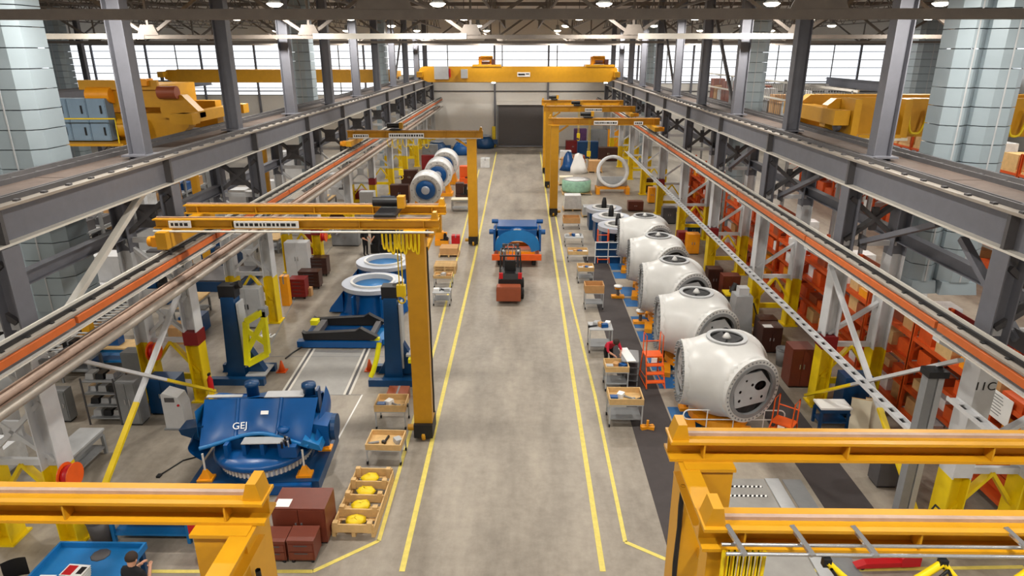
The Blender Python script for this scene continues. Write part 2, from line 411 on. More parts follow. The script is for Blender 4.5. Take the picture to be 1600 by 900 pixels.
# pink-grey tray on the left columns
t = thing('cable_tray', 'pinkish grey cable trough running low along left columns under the orange strip', 'cable tray', (-9.6, YF+1, 4.72))
part(t, 'trough', MB().b(-.26, .26, 0, 102, 0, .05).b(-.26, -.22, 0, 102, .05, .2), 'tray_pink')
part(t, 'front_pipe', MB().tube((.24, 0, .1), (.24, 102, .1), .1, 8), 'rail_steel')
part(t, 'back_pipe', MB().tube((-.1, 0, .14), (-.1, 102, .14), .08, 8), 'tray_pink')
hg = MB().b(-1.0, -.2, -.05, .05, -.1, 0).mesh('hanger'); hg.materials.append(MM('mid_grey'))
for y in CY: part(t, 'hanger', hg, loc=(0, y-YF-1, 0))
# perforated trays on the right
def ladder_tray(x, z, y0, y1, lbl):
    t = thing('cable_tray', lbl, 'cable tray', (x, y0, z))
    part(t, 'side_rail', MB().b(-.115, -.09, 0, y1-y0, -.04, .05), 'white_paint'); part(t, 'side_rail', MB().b(.09, .115, 0, y1-y0, -.04, .05), 'white_paint')
    rg = MB().b(-.09, .09, -.14, .14, -.02, .01).mesh('rung'); rg.materials.append(MM('white_paint'))
    sl = MB().b(-.1, .1, 0, .17, -.06, -.025)
    y = .25
    while y < y1-y0: part(t, 'rung', rg, loc=(0, y, 0)); y += .5
    part(t, 'cables', MB().tube((-.05, 0, -.05), (-.05, y1-y0, -.05), .03, 6).tube((.05, 0, -.05), (.05, y1-y0, -.05), .03, 6), 'black')
    ar = MB().b(0, .55, -.03, .03, -.1, -.05).mesh('arm'); ar.materials.append(MM('mid_grey'))
    for yy in CY:
        if y0 < yy < y1: part(t, 'arm', ar, loc=(0, yy-y0, 0))
    return t
ladder_tray(9.15, 2.62, 13.3, 60, 'white cable ladder with dark slots passing in front of right yellow column feet')
ladder_tray(9.2, 4.0, 4, 12.9, 'short cable ladder with dark slots leading to the column marked 11C')
# pipe riser beside the marked column
t = thing('pipe_riser', 'grey steel riser duct standing left of the column marked 11C', 'pipe', (9.1, 13.6, 0))
part(t, 'riser', MB().b(-.1, .1, -.12, .12, 0, 4.3), 'mid_grey'); part(t, 'riser', MB().b(.15, .28, -.1, .1, 0, 4.2), 'lt_grey')
part(t, 'valve_box', MB().b(-.15, .3, -.2, .15, 4.2, 4.35), 'black')
# X braces between first visible columns
for side, k in (('left', 1), ('right', 1)):
    D = SIDES[side]; x = D['xf']-D['s']*.32
    for a, b, w in (((x, CY[k]+.1, .35), (x, CY[k+1]-.1, 4.8), 'rising'), ((x-D['s']*.09, CY[k]+.1, 4.8), (x-D['s']*.09, CY[k+1]-.1, .35), 'falling')):
        a, b = Vector(a), Vector(b); lo, hi = (a, b) if a.z < b.z else (b, a); m = lo+(hi-lo)*.4
        t = thing('diagonal_brace', 'diagonal strut, %s away from camera, white with yellow lower end, %s column row' % (w, side), 'brace', lo)
        part(t, 'yellow_end', MB().bar((0, 0, 0), m-lo, .14, .08), 'safety_yellow'); part(t, 'white_end', MB().bar(m-lo, hi-lo, .14, .08), 'white_paint')
# larger K braces in the upper columns
for side, ks in (('right', (4, 6)), ('left', (8,))):
    D = SIDES[side]
    for k in ks:
        t = thing('wind_brace', 'dark slender brace rising from walkway by %s column of %s row' % (ORD[k], side), 'brace', (D['xu'], CY[k]+.3, 8.1))
        part(t, 'rod', MB().bar((0, 0, 0), (0, 5.8, 5.2), .14, .14), 'dark_steel')
        part(t, 'foot', MB().b(-.15, .15, -.2, .25, -.02, .3), 'dark_steel')
for side, y0, y1, z0, z1, pl in (('left', 13.4, 19.4, 4.2, 7.2, 'pale strut crossing behind lower left runway, rising away from camera'), ('right', 19.6, 16.2, 5.6, 7.0, 'grey strut in right column row under crane girder'), ('right', 26.4, 23.0, 5.6, 7.0, 'second grey strut in right column row under crane girder'), ('right', 33.2, 30.0, 5.6, 7.0, 'third grey strut in right column row under crane girder'), ('right', 12.8, 15.2, 5.4, 6.9, 'nearest grey strut in right column row, above the column number')):
    D = SIDES[side]; x = D['xf']+D['s']*.45
    t = thing('knee_brace', pl, 'brace', (x, y0, z0)); part(t, 'strut', MB().bar((0, 0, 0), (0, y1-y0, z1-z0), .18, .14), 'pale_steel' if side == 'left' else 'grey_steel')
    part(t, 'gusset', MB().b(-.02, .02, -.25, .25, -.2, .2), 'dark_steel')
# intermediate longitudinal beams tying the columns at mid height
for side in ('left', 'right'):
    D = SIDES[side]
    t = thing('tie_beam', 'dark grey tie beam between %s columns halfway below crane girder' % side, 'beam', (D['xr'], YF+1, 5.75))
    part(t, 'beam', MB().ibeam((0, 0, 0), (0, 100, 0), .26, .34), 'grey_steel')
# roof trusses across the hall
NODE0, PANEL = -2.4, 7.45
def truss(y, lbl, white=False, zb=11.62, zt=14.1):
    t = thing('roof_truss', lbl, 'truss', (0, y, 0)); m = 'truss_steel'
    part(t, 'top_chord', MB().b(XL+.2, XR-.2, -.12, .12, zt, zt+.25), m)
    part(t, 'bottom_chord', MB().b(XL+.2, XR-.2, -.12, .12, zb-.11, zb+.06), m)
    dg = MB().bar((0, 0, zb), (PANEL/2, 0, zt), .14, .16, up=(0, 1, 0)).mesh('diagonal'); dg.materials.append(MM(m))
    dh = MB().bar((0, 0, zb), (-PANEL/2, 0, zt), .14, .16, up=(0, 1, 0)).mesh('diagonal'); dh.materials.append(MM(m))
    vt = MB().bar((0, 0, zb), (0, 0, zt), .1, .1).mesh('hanger'); vt.materials.append(MM(m))
    gp = MB().prism([(-.5, zb+.05), (.5, zb+.05), (.3, zb+.5), (-.3, zb+.5)], -.14, -.12).mesh('gusset'); gp.materials.append(MM(m))
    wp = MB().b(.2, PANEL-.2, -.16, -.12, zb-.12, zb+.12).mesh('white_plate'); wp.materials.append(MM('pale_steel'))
    for k in range(-7, 8):
        x = NODE0+k*PANEL
        if x-PANEL/2 < XL or x+PANEL > XR: continue
        part(t, 'diagonal', dg, loc=(x, 0, 0)); part(t, 'diagonal', dh, loc=(x, 0, 0)); part(t, 'hanger', vt, loc=(x, 0, 0)); part(t, 'gusset', gp, loc=(x, 0, 0))
        if white and k % 2: part(t, 'white_plate', wp, loc=(x, 0, 0))  # alternate bottom chord panels carry a paler plate
    return t
truss(-8, 'dark roof truss behind the camera'); truss(12.6, 'nearest dark brown roof truss crossing the top of the picture')
truss(33.0, 'second roof truss with pale bottom chord segments', True); truss(53.5, 'third roof truss, beyond the pale chord'); truss(74, 'farthest roof truss just before the end wall')
jm = {}
def joist(x, i):
    t = thing('bar_joist', 'open web roof joist running away from camera, %s from the left' % (str(i) if i > 13 else ORD[i]), 'joist', (x, 0, 0), group='open web roof joists')
    if not jm:
        y0, y1 = 2.0, YW-.5
        a = MB().b(-.05, .05, y0, y1, 14.38, 14.5).mesh('top_chord'); b = MB().b(-.05, .05, y0, y1, 13.35, 13.45).mesh('bottom_chord')
        wb = MB(); y = y0
        while y+2.4 < y1:
            wb.bar((0, y, 13.4), (0, y+1.2, 14.4), .05); wb.bar((0, y+1.2, 14.4), (0, y+2.4, 13.4), .05); y += 2.4
        c = wb.mesh('web')
        for me in (a, b, c): me.materials.append(MM('truss_steel'))
        jm['m'] = (a, b, c)
    a, b, c = jm['m']; part(t, 'top_chord', a); part(t, 'bottom_chord', b); part(t, 'web', c)
names20 = ['fifteenth', 'sixteenth', 'seventeenth', 'eighteenth', 'nineteenth', 'twentieth', 'twenty-first', 'twenty-second', 'twenty-third', 'twenty-fourth']
ORD += names20
for i, x in enumerate([-39.2+3.72*k for k in range(20)]):
    joist(x, i) if i < 14 else joist(x, i)
for o in COL.objects:
    if o.name.startswith('bar_joist'):
        i = round((o.location.x+39.2)/3.72); o['label'] = 'open web roof joist running away from camera, %s from the left' % ORD[min(i, 19)]
# high bay lamps
def lamp_proto():
    t = thing('high_bay_lamp', '', 'lamp')
    part(t, 'housing', MB().lathe([(.12, .55), (.16, .5), (.16, .25), (.2, .2), (.3, .02), (.29, .0)], 16), 'mid_grey')
    part(t, 'lens', MB().lathe([(.0001, -.12), (.2, -.1), (.33, -.01), (.34, .02), (.0001, .02)], 16), 'lamp_glow')
    part(t, 'hook', MB().tube((0, 0, .5), (0, 0, 1.8), .02, 6), 'dark_steel')
    return t
lp = lamp_proto(); first = True
LX = [-25.2, -18, -10.8, -3.7, 3.5, 10.7, 17.9, 25.1]; LY = [-11.5, 3, 17.3, 31.5, 45.2, 59, 73]
ld = bpy.data.lights.new('lamp_light', 'AREA'); ld.shape = 'DISK'; ld.size = .6; ld.energy = LAMP_W; ld.color = (1, .955, .88)
for j, y in enumerate(LY):
    for i, x in enumerate(LX):
        o = lp if first else dup(lp, (0, 0, 0)); first = False
        o.location = (x, y, 12.9)
        o['label'] = 'bright high bay lamp under the roof, row %s from the camera, %s from the left' % (ORD[j], ORD[i]); o['group'] = 'high bay lamps'
for o in [o for o in COL.objects if o.name.startswith('high_bay_lamp')]:
    l = bpy.data.objects.new('lamp_light', ld); COL.objects.link(l); l.parent = o; l.location = (0, 0, -.14)
# ============================================================ CRANES
def loop_pts(p, q, sag, n=10):
    p, q = Vector(p), Vector(q)
    return [p+(q-p)*(i/n)+Vector((0, 0, -sag*(1-(2*i/n-1)**4))) for i in range(n+1)]
def gantry(lbl, side, y_leg, y2=None, zt=6.7, hoist=None, fest=None, signs=(), xs_=None, hb=.26):
    s = -1 if side == 'left' else 1
    xl, xr, xe = (-2.9, -10.0, -2.25) if s < 0 else (2.2, 9.25, 1.75)      # leg, rail end, free end
    if xs_: xl, xe = xs_
    t = thing('semi_gantry_crane', lbl, 'gantry crane', (xl, y_leg, 0)); Y = 'crane_yellow'
    ys = [0.0]+([y2-y_leg] if y2 is not None else [])
    a, b = sorted((xr-xl, xe-xl))
    for y in ys:
        bm = part(t, 'beam', MB().ibeam((a, y, zt-hb/2), (b, y, zt-hb/2), .34, hb, .035, .025), Y)
        part(bm, 'rail', MB().b(a+.05, b-.1, y-.025, y+.025, zt, zt+.04), 'tray_pink')
        st = MB()
        for k in range(5): xx = a+.4+(b-a-.8)*k/4; st.b(xx-.01, xx+.01, y-.16, y+.16, zt-hb+.04, zt-.04)
        part(bm, 'stiffeners', st, Y)['kind'] = 'stuff'
        xs = b-.12 if s < 0 else a+.12
        part(bm, 'end_stop', MB().prism([(xs-.1, zt), (xs+.1, zt), (xs+.06, zt+.2), (xs-.04, zt+.2)], y-.12, y+.12), Y)
    z_leg = zt-hb
    part(t, 'leg', MB().taper(-.27, .27, -.3, .3, .55, z_leg-.045, .98), Y)
    part(t, 'leg_cap', MB().b(-.29, .29, -.32, .32, z_leg-.04, z_leg), Y)
    ft = part(t, 'wheel_box', MB().b(-.28, .28, -.42, .42, .12, .56), 'black')
    for yy in (-.3, .3): part(ft, 'wheel', MB().lathe([(.12, -.06), (.16, -.04), (.16, .04), (.12, .06)], 14, Matrix.Translation((0, yy, .16)) @ Matrix.Rotation(R(90), 4, 'Y')), 'crane_yellow')
    part(t, 'motor', MB().tube((-s*-.28-.0, -.1, .3), (s*.5, -.1, .3), .1, 10), 'crane_yellow')
    if len(ys) > 1:
        xx = xe-xl-s*-.05; y1 = ys[1]; d = 1 if y1 > 0 else -1
        part(t, 'end_tie', MB().ibeam((xx*.6, 0, zt-hb-.14), (xx*.6, y1, zt-hb-.14), .22, .26, .025, .02), Y)
        part(t, 'drop_post', MB().b(xx*.6-.14, xx*.6+.14, y1-.12, y1+.12, zt-hb-.55, zt-hb), Y)
        part(t, 'knee_brace', MB().bar((0, d*.3, zt-hb-1.2), (xx*.6, y1, zt-hb-.3), .1, .12), Y)
    else:
        part(t, 'knee_brace', MB().bar((-.27*-s*-1, 0, zt-hb-.8), (s*.9, 0, zt-hb-.02), .12, .12), Y)
    # end truck on the runway rail
    xt = (-9.6 if s < 0 else 8.8)-xl; ym = sum(ys)/len(ys)
    et = part(t, 'end_truck', MB().b(xt-.14, xt+.14, ym-1.5, ym+1.5, 5.98, zt-hb), Y)
    for yy in (-1.2, 1.2): part(et, 'wheel', MB().lathe([(.09, -.05), (.12, -.05), (.12, .05), (.09, .05)], 14, Matrix.Translation((xt, ym+yy, 5.985)) @ Matrix.Rotation(R(90), 4, 'Y')), 'dark_steel')
    part(et, 'drive_motor', MB().tube((xt-s*-.15, ym-1.1, 6.1), (xt+s*.55, ym-1.1, 6.1), .14, 10).b(xt+s*.3-.12, xt+s*.3+.12, ym-1.25, ym-.95, 5.98, 6.25), 'amber')
    if hoist is not None:
        hx = hoist-xl; y0, y1 = (min(ys), max(ys)) if len(ys) > 1 else (-.35, .35)
        h = part(t, 'hoist_trolley', MB().b(hx-.3, hx+.3, y0-.1, y1+.1, zt+.06, zt+.12), 'black')
        part(h, 'hoist_motor', MB().tube((hx-.5, (y0+y1)/2, zt+.28), (hx+.25, (y0+y1)/2, zt+.28), .14, 12), 'black')
        part(h, 'hoist_gearbox', MB().b(hx+.2, hx+.4, (y0+y1)/2-.15, (y0+y1)/2+.15, zt+.12, zt+.45), 'crane_yellow')
        part(h, 'lifting_rope', MB().tube((hx+.1, (y0+y1)/2, zt+.1), (hx+.1, (y0+y1)/2, zt-2.2), .018, 6).tube((hx+.2, (y0+y1)/2, zt+.1), (hx+.2, (y0+y1)/2, zt-2.2), .018, 6), 'safety_yellow')
        hk = part(h, 'hook_block', MB().b(hx+.02, hx+.28, (y0+y1)/2-.08, (y0+y1)/2+.08, zt-2.55, zt-2.2), 'safety_yellow')
        part(hk, 'hook', MB().path([(hx+.15+.1*math.sin(a), (y0+y1)/2, zt-2.68+.1*math.cos(a)) for a in [R(q) for q in range(0, 300, 30)]], .025, 6), 'safety_yellow')
    if fest:
        x0, n, st, sag, yy, zz, rr = fest
        tr = part(t, 'festoon_track', MB().tube((a+.1, yy, zz), (b-.1, yy, zz), .03, 6), 'pale_steel')
        for k in range(n):
            p = (x0-xl+s*k*st, yy-.03, zz-.04); q = (x0-xl+s*(k+1)*st, yy-.03, zz-.04)
            part(t, 'festoon_loop', MB().path(loop_pts(p, q, sag*(1-.12*(k % 3))), rr, 6), 'safety_yellow')
    for (sx, w, h, marks) in signs:
        pl = part(t, 'sign_plate', MB().b(sx-xl-w/2, sx-xl+w/2, min(ys)-.2, min(ys)-.175, zt-hb+.035, zt-hb+.035+h), 'paper')
        mk = MB(); random.seed(3); x = sx-xl-w/2+.06
        while x < sx-xl+w/2-.1:
            ww = random.uniform(.05, .13); mk.b(x, min(x+ww, sx-xl+w/2-.04), min(ys)-.206, min(ys)-.199, zt-hb+.035+h*.28, zt-hb+.035+h*.72); x += ww+.04
        part(pl, 'print', mk, 'text_black')['kind'] = 'stuff'
    return t
g1 = gantry('yellow semi gantry at lower left edge, nearest on the left', 'left', 5.77, 4.2, xs_=(-3.02, -2.6))
g2 = gantry('yellow double beam semi gantry with black hoist, in front of the blue ring castings', 'left', 17.75, 19.5, hoist=-3.7, fest=(-2.75, 9, .11, .55, -.37, 6.42, .026), signs=((-6.9, 1.75, .19, 1), (-9.25, .6, .19, 1)))
g3 = gantry('yellow semi gantry spanning over the three blue and white generator discs', 'left', 39.0, None, hb=.42, hoist=-7.2, fest=(-5.3, 8, .3, .5, -.26, 6.3, .02), signs=((-6.6, 2.0, .26, 1), (-9.2, .9, .2, 1)))
g4 = gantry('yellow double beam semi gantry at lower right corner, nearest on the right', 'right', 6.97, 5.46)
g5 = gantry('yellow semi gantry on the right, nearest of the three beside the far aisle', 'right', 46.6, None, hb=.45, hoist=4.4, signs=((5.6, 1.6, .26, 1), (7.8, .6, .22, 1)))
g6 = gantry('middle one of three yellow semi gantries along the far right aisle', 'right', 57.0, None, hb=.45, hoist=4.5, signs=((5.8, 1.4, .26, 1),))
g7 = gantry('farthest yellow semi gantry on the right, closest to the grey roll door', 'right', 64.0, None, hb=.45, hoist=2.9)
# foreground festoon ladder of g4
yb = 5.46-6.97
fl = part(g4, 'festoon_rack', MB().tube((-.3, yb-.4, 6.62), (7.0, yb-.4, 6.62), .018, 8), 'chrome')
part(g4, 'conductor_pipe', MB().tube((-.3, yb-.25, 6.6), (7.0, yb-.25, 6.6), .018, 8), 'chrome')
for xx in (-.2, .42, 1.0, 2.45, 3.6, 4.8): part(fl, 'cross_arm', MB().bar((xx-.02, yb-.1, 6.7), (xx+.06, yb-.44, 6.64), .05, .03), 'chrome')
for k in range(7): part(g4, 'festoon_loop', MB().path(loop_pts((-.3+k*.055, yb-.34, 6.6), (-.25+k*.055, yb-.34, 6.6), 1.2-.1*(k % 3)), .02, 6), 'safety_yellow')
xs = [.84, 1.35, 2.75, 3.55, 5.0, 6.2]
tm = MB().b(-.06, .06, -.05, .05, -.06, .06).mesh('cable_trolley'); tm.materials.append(MM('black'))
for p, q in ((.62, 1.68), (1.68, 2.55), (2.55, 3.6), (3.6, 4.8), (4.8, 6.2)):
    part(g4, 'festoon_loop', MB().path([(p+(q-p)*u, yb-.42, 6.56-.34*math.sin(math.pi*u)) for u in [i/14 for i in range(15)]], .036, 8), 'safety_yellow')
    part(g4, 'control_cable', MB().path([(p+.03+(q-p)*u, yb-.47, 6.52-.3*math.sin(math.pi*u)**.7) for u in [i/14 for i in range(15)]], .016, 6), 'black')
    part(g4, 'cable_trolley', tm, loc=(p, yb-.42, 6.56), scale=(.6, .6, .7))
part(g4, 'hanging_cable', MB().path([(-.3, -.3+.02*math.sin(i*2.1), 6.2-i*.28) for i in range(22)], .03, 6), 'black')
part(g1, 'hanging_cable', MB().path([(.34, -.3+.02*math.sin(i*1.7), 6.0-i*.28) for i in range(20)], .03, 6), 'black')
part(g1, 'hoist_trolley', MB().b(-6.6, -5.9, -.4, .5, 6.76, 6.9).tube((-6.4, -.3, 7.0), (-6.0, .3, 7.05), .14, 10), 'black')
part(g2, 'hanging_cable', MB().path([(.34, -.33+.02*math.sin(i*1.7), 6.0-i*.28) for i in range(19)], .025, 6), 'black')
# overhead bridge crane at the end of the main bay
def bridge(lbl, x0, x1, y, z0=7.85, z1=9.4, depth=1.2, gap=2.0, trolleys=(), cabs=True, loops=0):
    t = thing('bridge_crane', lbl, 'overhead crane', (x0, y, 0)); L = x1-x0; Y = 'crane_yellow'
    for yy, nm in ((0, 'girder'), (gap, 'girder')):
        part(t, nm, MB().prism([(0, z0+.35), (.9, z0), (L-.9, z0), (L, z0+.35), (L, z1-.25), (L-.3, z1), (.3, z1), (0, z1-.25)], yy-.25, yy+.25), Y)
    for xx in (.12, L-.12):
        et = part(t, 'end_truck', MB().b(xx-.28, xx+.28, -1.3, gap+1.3, z0+.52, z0+1.05), Y)
        for yy in (-1.0, gap+1.0): part(et, 'wheel', MB().lathe([(.2, -.07), (.24, -.07), (.24, .07), (.2, .07)], 16, Matrix.Translation((xx, yy, 8.42)) @ Matrix.Rotation(R(90), 4, 'Y')), 'dark_steel')
    for k, tx in enumerate(trolleys):
        tr = part(t, 'hoist_trolley', MB().b(tx-1.5, tx+1.5, -.3, gap+.3, z1, z1+.2), Y)
        part(tr, 'hoist_drum', MB().tube((tx-.7, gap*.5, z1+.65), (tx+.6, gap*.5, z1+.65), .42, 12).b(tx-.9, tx-.6, gap*.3, gap*.8, z1+.2, z1+1.0), 'amber')
        part(tr, 'motors', MB().tube((tx-.5, .1, z1+.45), (tx+.3, .1, z1+.45), .2, 10).b(tx+.5, tx+.9, 0, .5, z1+.2, z1+.75), 'dark_brown')
        part(tr, 'work_light', MB().lathe([(.05, .1), (.22, 0), (.2, -.06), (.001, -.08)], 12, Matrix.Translation((tx+.7, 0, z0-.06))), 'lamp_glow')
    if cabs:
        c = part(t, 'electrical_cabinet', MB().b(1.6, 3.1, -.62, -.26, z0+.3, z1+.05), 'lt_grey'); part(t, 'electrical_cabinet', MB().b(4.4, 5.1, -.55, -.26, z0+.4, z1-.25), 'lt_grey')
        part(t, 'resistor', MB().b(3.15, 3.3, -.5, -.26, z0+.5, z1-.2), 'red')
        pl = part(t, 'sign_plate', MB().b(L/2-.1, L/2+1.25, -.28, -.255, z0+.55, z0+1.0), 'paper'); part(pl, 'print', MB().b(L/2, L/2+.7, -.29, -.282, z0+.7, z0+.86).b(L/2+.8, L/2+1.15, -.29, -.282, z0+.78, z0+.88), 'text_black')
    for k in range(loops):
        p = 2.2+k*.75
        part(t, 'festoon_loop', MB().path(loop_pts((p, -.5, z1-.35), (p+.7, -.5, z1-.35), 1.0-.1*(k % 3)), .05, 6), 'safety_yellow')
    return t
bridge('large yellow overhead bridge crane spanning main bay before the end wall', -10.9, 9.95, 74.5, trolleys=(7.1, 19.0))
bridge('yellow bridge crane girder high across far left bay', -35.5, -12.75, 69.5, 8.0, 9.2, cabs=False, trolleys=())
bridge('yellow bridge crane with festoon loops in right bay behind grey duct', 11.5, 34, 26.6, 7.9, 9.3, gap=2.4, cabs=False, loops=14)
# left bay crane carriage with blue grey cabinets
t = thing('crane_carriage', 'large ochre crane trolley frame with blue grey electric cabinets in left bay', 'crane', (-12.6, 26.9, 0))
O = 'crane_yellow'
part(t, 'lower_girder', MB().prism([(-9, 7.7), (-1.0, 7.7), (-.4, 8.2), (-.4, 8.7), (-9, 8.7)], -.3, .3), 'cream' if False else O)
part(t, 'rear_girder', MB().b(-9, -.4, 2.3, 2.9, 7.9, 9.0), O)
part(t, 'upper_box', MB().b(-4.1, -1.3, -.5, 2.6, 8.95, 9.75), O)
part(t, 'top_lip', MB().b(-4.2, -1.2, -.65, -.5, 9.6, 9.95), O)
part(t, 'winch_drum', MB().tube((-3.9, -.6, 9.4), (-3.0, -.6, 9.4), .3, 14), 'amber')
part(t, 'gearbox', MB().b(-2.3, -1.5, -.8, -.3, 9.75, 10.0), 'amber')
part(t, 'end_carriage', MB().prism([(-1.3, 8.55), (.2, 8.55), (.2, 8.75), (-.4, 9.4), (-1.3, 9.4)], -.5, 0), O)
part(t, 'motor', MB().tube((-1.2, -.6, 9.5), (-.5, -.6, 9.5), .24, 12), 'rust')
part(t, 'bumper', MB().b(-.4, .45, -1.7, -1.1, 8.42, 8.8), O); part(t, 'bumper', MB().b(-.4, .45, 3.1, 3.7, 8.42, 8.8), O)
part(t, 'end_truck', MB().b(-.2, .2, -1.6, 3.6, 8.42, 8.8), O)
part(t, 'hook_block', MB().tube((-2.9, -.6, 8.2), (-2.0, -.6, 8.2), .36, 14), O)
cb = MB().b(0, .72, 0, .5, 0, 1.55).mesh('electric_cabinet'); cb.materials.append(MM('cabinet_bluegrey'))
dr = MB().b(.03, .69, -.02, 0, .8, 1.5).mesh('cabinet_door'); dr.materials.append(MM('cabinet_bluegrey'))
dl = MB().b(.03, .69, -.02, 0, .05, .75).mesh('cabinet_door'); dl.materials.append(MM('cabinet_bluegrey'))
hd = MB().b(.5, .56, -.05, -.02, .2, .5).mesh('handle'); hd.materials.append(MM('black'))
for k in range(3):
    c = part(t, 'electric_cabinet', cb, loc=(-5.3+k*.74, -1.0, 7.75)); part(c, 'cabinet_door', dr); part(c, 'cabinet_door', dl); part(c, 'handle', hd); part(c, 'handle', hd, loc=(0, 0, .8))
part(t, 'guard_rail', MB().path([(-5.4, -1.4, 7.7), (-5.4, -1.4, 8.6), (-2.6, -1.4, 8.6), (-2.6, -1.4, 7.7)], .03, 6), 'safety_yellow')
part(t, 'platform', MB().b(-6.2, -2.4, -1.5, -.3, 7.6, 7.7), O)
# right bay crane end frame seen between columns
t = thing('crane_end_frame', 'yellow U shaped crane end platform beside grey column in right bay', 'crane', (12.1, 25.85, 0))
part(t, 'back_panel', MB().b(0, 1.8, .35, .45, 8.0, 9.35), O); part(t, 'side_panel', MB().b(-.15, .1, -.7, .45, 8.0, 9.35), O); part(t, 'side_panel', MB().b(1.65, 1.9, -.7, .45, 8.0, 9.35), O)
part(t, 'floor_plate', MB().b(-.15, 1.9, -.8, .45, 7.9, 8.0), 'cream'); part(t, 'trim_bar', MB().b(.1, 1.65, -.82, -.75, 8.0, 8.12), O)
# vertical ducts with stacked panels
def duct(lbl, x, y, w, dp, z1=14.6, ph=.52, z0=0):
    t = thing('panelled_duct', lbl, 'duct', (x, y, 0))
    part(t, 'core', MB().b(-w/2+.3, w/2-.3, -dp/2+.3, dp/2-.05, z0, z1), 'dark_steel')
    poly = [(-w/2, -dp/2+.25), (-w/2+.3, -dp/2), (w/2-.3, -dp/2), (w/2, -dp/2+.25), (w/2, dp/2), (-w/2, dp/2)]
    vs = [(a, b, 0) for a, b in poly]+[(a, b, ph-.025) for a, b in poly]
    me = MB().add(vs, [tuple(range(5, -1, -1)), tuple(range(6, 12))]+[(k, (k+1) % 6, 6+(k+1) % 6, 6+k) for k in range(6)]).mesh('duct_panel'); me.materials.append(MM('duct_grey'))
    z = z0
    if z0: part(t, 'outlet_hood', MB().taper(-w/2, w/2, -dp/2-.03, dp/2+.03, z0-.4, z0, .9), 'duct_grey')
    while z+ph < z1: part(t, 'duct_panel', me, loc=(0, 0, z)); z += ph
    part(t, 'seam', MB().b(-.02, .02, -dp/2-.01, -dp/2+.02, z0, z), 'lt_grey')
duct('wide pale grey panelled duct at left edge of the picture', -13.7, 18.7, 1.5, 1.2, z0=3.8)
duct('pale grey panelled duct beyond the left edge duct, touching it', -15.25, 18.8, 1.2, 1.2, z0=3.8)
duct('pale grey panelled duct right of picture, left one of the near pair', 12.42, 20.3, .78, 1.0, z0=4.3)
duct('pale grey panelled duct right of picture, right one of the near pair', 13.42, 20.25, 1.15, 1.15, z0=4.3)
duct('narrow pale duct between the far left columns', -13.5, 43.2, 1.2, 1.2)
duct('narrow pale duct between left columns close to the end wall', -13.5, 67, 1.2, 1.2)
duct('pale duct between right columns left of the orange racks', 12.75, 39.5, 1.4, 1.2)
duct('pale duct by the right far columns near the yellow crane end', 12.75, 71.5, 1.2, 1.2)
duct('pale duct on the far side of right bay behind yellow crane', 30.5, 54.0, 2.2, 1.2)
duct('pale duct on the far side of left bay near the end wall', -39.6, 60.0, 1.6, 1.2)
# outer column rows of the neighbouring bays
def far_row(side, x, ks):
    s = -1 if side == 'left' else 1
    t = thing('crane_runway_girder', 'grey crane runway along the outer side of the %s bay' % side, 'girder', (x, 10, 0)); part(t, 'girder_web', MB().ibeam((0, 0, 7.6), (0, 72, 7.6), .4, .8, .05, .03), 'grey_steel'); part(t, 'crane_rail', MB().b(-.04, .04, 0, 72, 8.0, 8.12), 'dark_steel')
    base = None
    for i, k in enumerate(ks):
        lbl = 'grey lattice column on the outer side of the %s bay, %s of its row' % (side, ORD[i])
        if base is None:
            base = thing('lattice_column', lbl, 'column', (x, CY[k], 0), 0, 'outer lattice columns')
            part(base, 'leg', hcol(MB(), 0, 0, 0, 7.2, .4, .4), 'grey_steel'); part(base, 'leg', hcol(MB(), s*1.5, 0, 0, 14.5, .4, .4), 'grey_steel'); part(base, 'head_plate', MB().b(min(0, s*1.5)-.2, max(0, s*1.5)+.2, -.25, .25, 7.1, 7.19), 'dark_steel')
            for j in range(4): part(base, 'lacing', MB().bar((0, 0, .5+j*1.65), (s*1.5, 0, 2.1+j*1.65), .1, .12, up=(0, 1, 0)), 'dark_steel'); part(base, 'lacing', MB().bar((s*1.5, 0, .5+j*1.65), (0, 0, 2.1+j*1.65), .1, .12, up=(0, 1, 0)), 'dark_steel')
        else: dup(base, (x, CY[k], 0), 0, lbl)
far_row('left', -36.6, (3, 4, 5, 6, 7, 8, 9)); far_row('right', 35.2, (4, 5, 6, 7, 8, 9))
# ============================================================ WIND TURBINE HUBS AND CASTINGS
def hub_body():
    dirs = [Vector((math.cos(a), math.sin(a), 0)) for a in (R(186), R(306), R(66))]
    D, rho, RB = 1.24, 1.0, 1.34
    def rad(d):
        r = RB/math.sqrt(d.x*d.x+d.y*d.y+(d.z/1.0)**2); best = [r]
        for a in dirs:
            c = d.dot(a)
            if c > .05:
                sn = math.sqrt(max(1-c*c, 1e-6)); best.append(min((rho*1.04)/sn, D/c))
        m = max(best); r = m+math.log(sum(math.exp((b-m)*9) for b in best))/9
        for a in dirs:
            c = d.dot(a)
            if c > .4: r = min(r, D/c)
        if abs(d.z) > .3: r = min(r, 1.22/abs(d.z))
        return r
    mb = MB(); nu, nv = 72, 40; vs = []
    for j in range(nv+1):
        ph = math.pi*j/nv
        for i in range(nu):
            th = 2*math.pi*i/nu; d = Vector((math.sin(ph)*math.cos(th), math.sin(ph)*math.sin(th), math.cos(ph)))
            if d.length < 1e-6: d = Vector((0, 0, 1))
            vs.append(d*rad(d))
    fs = [(j*nu+i, j*nu+(i+1) % nu, (j+1)*nu+(i+1) % nu, (j+1)*nu+i) for j in range(nv) for i in range(nu)]
    mb.add(vs, fs, True); return mb, dirs, D
HZ0 = 1.68
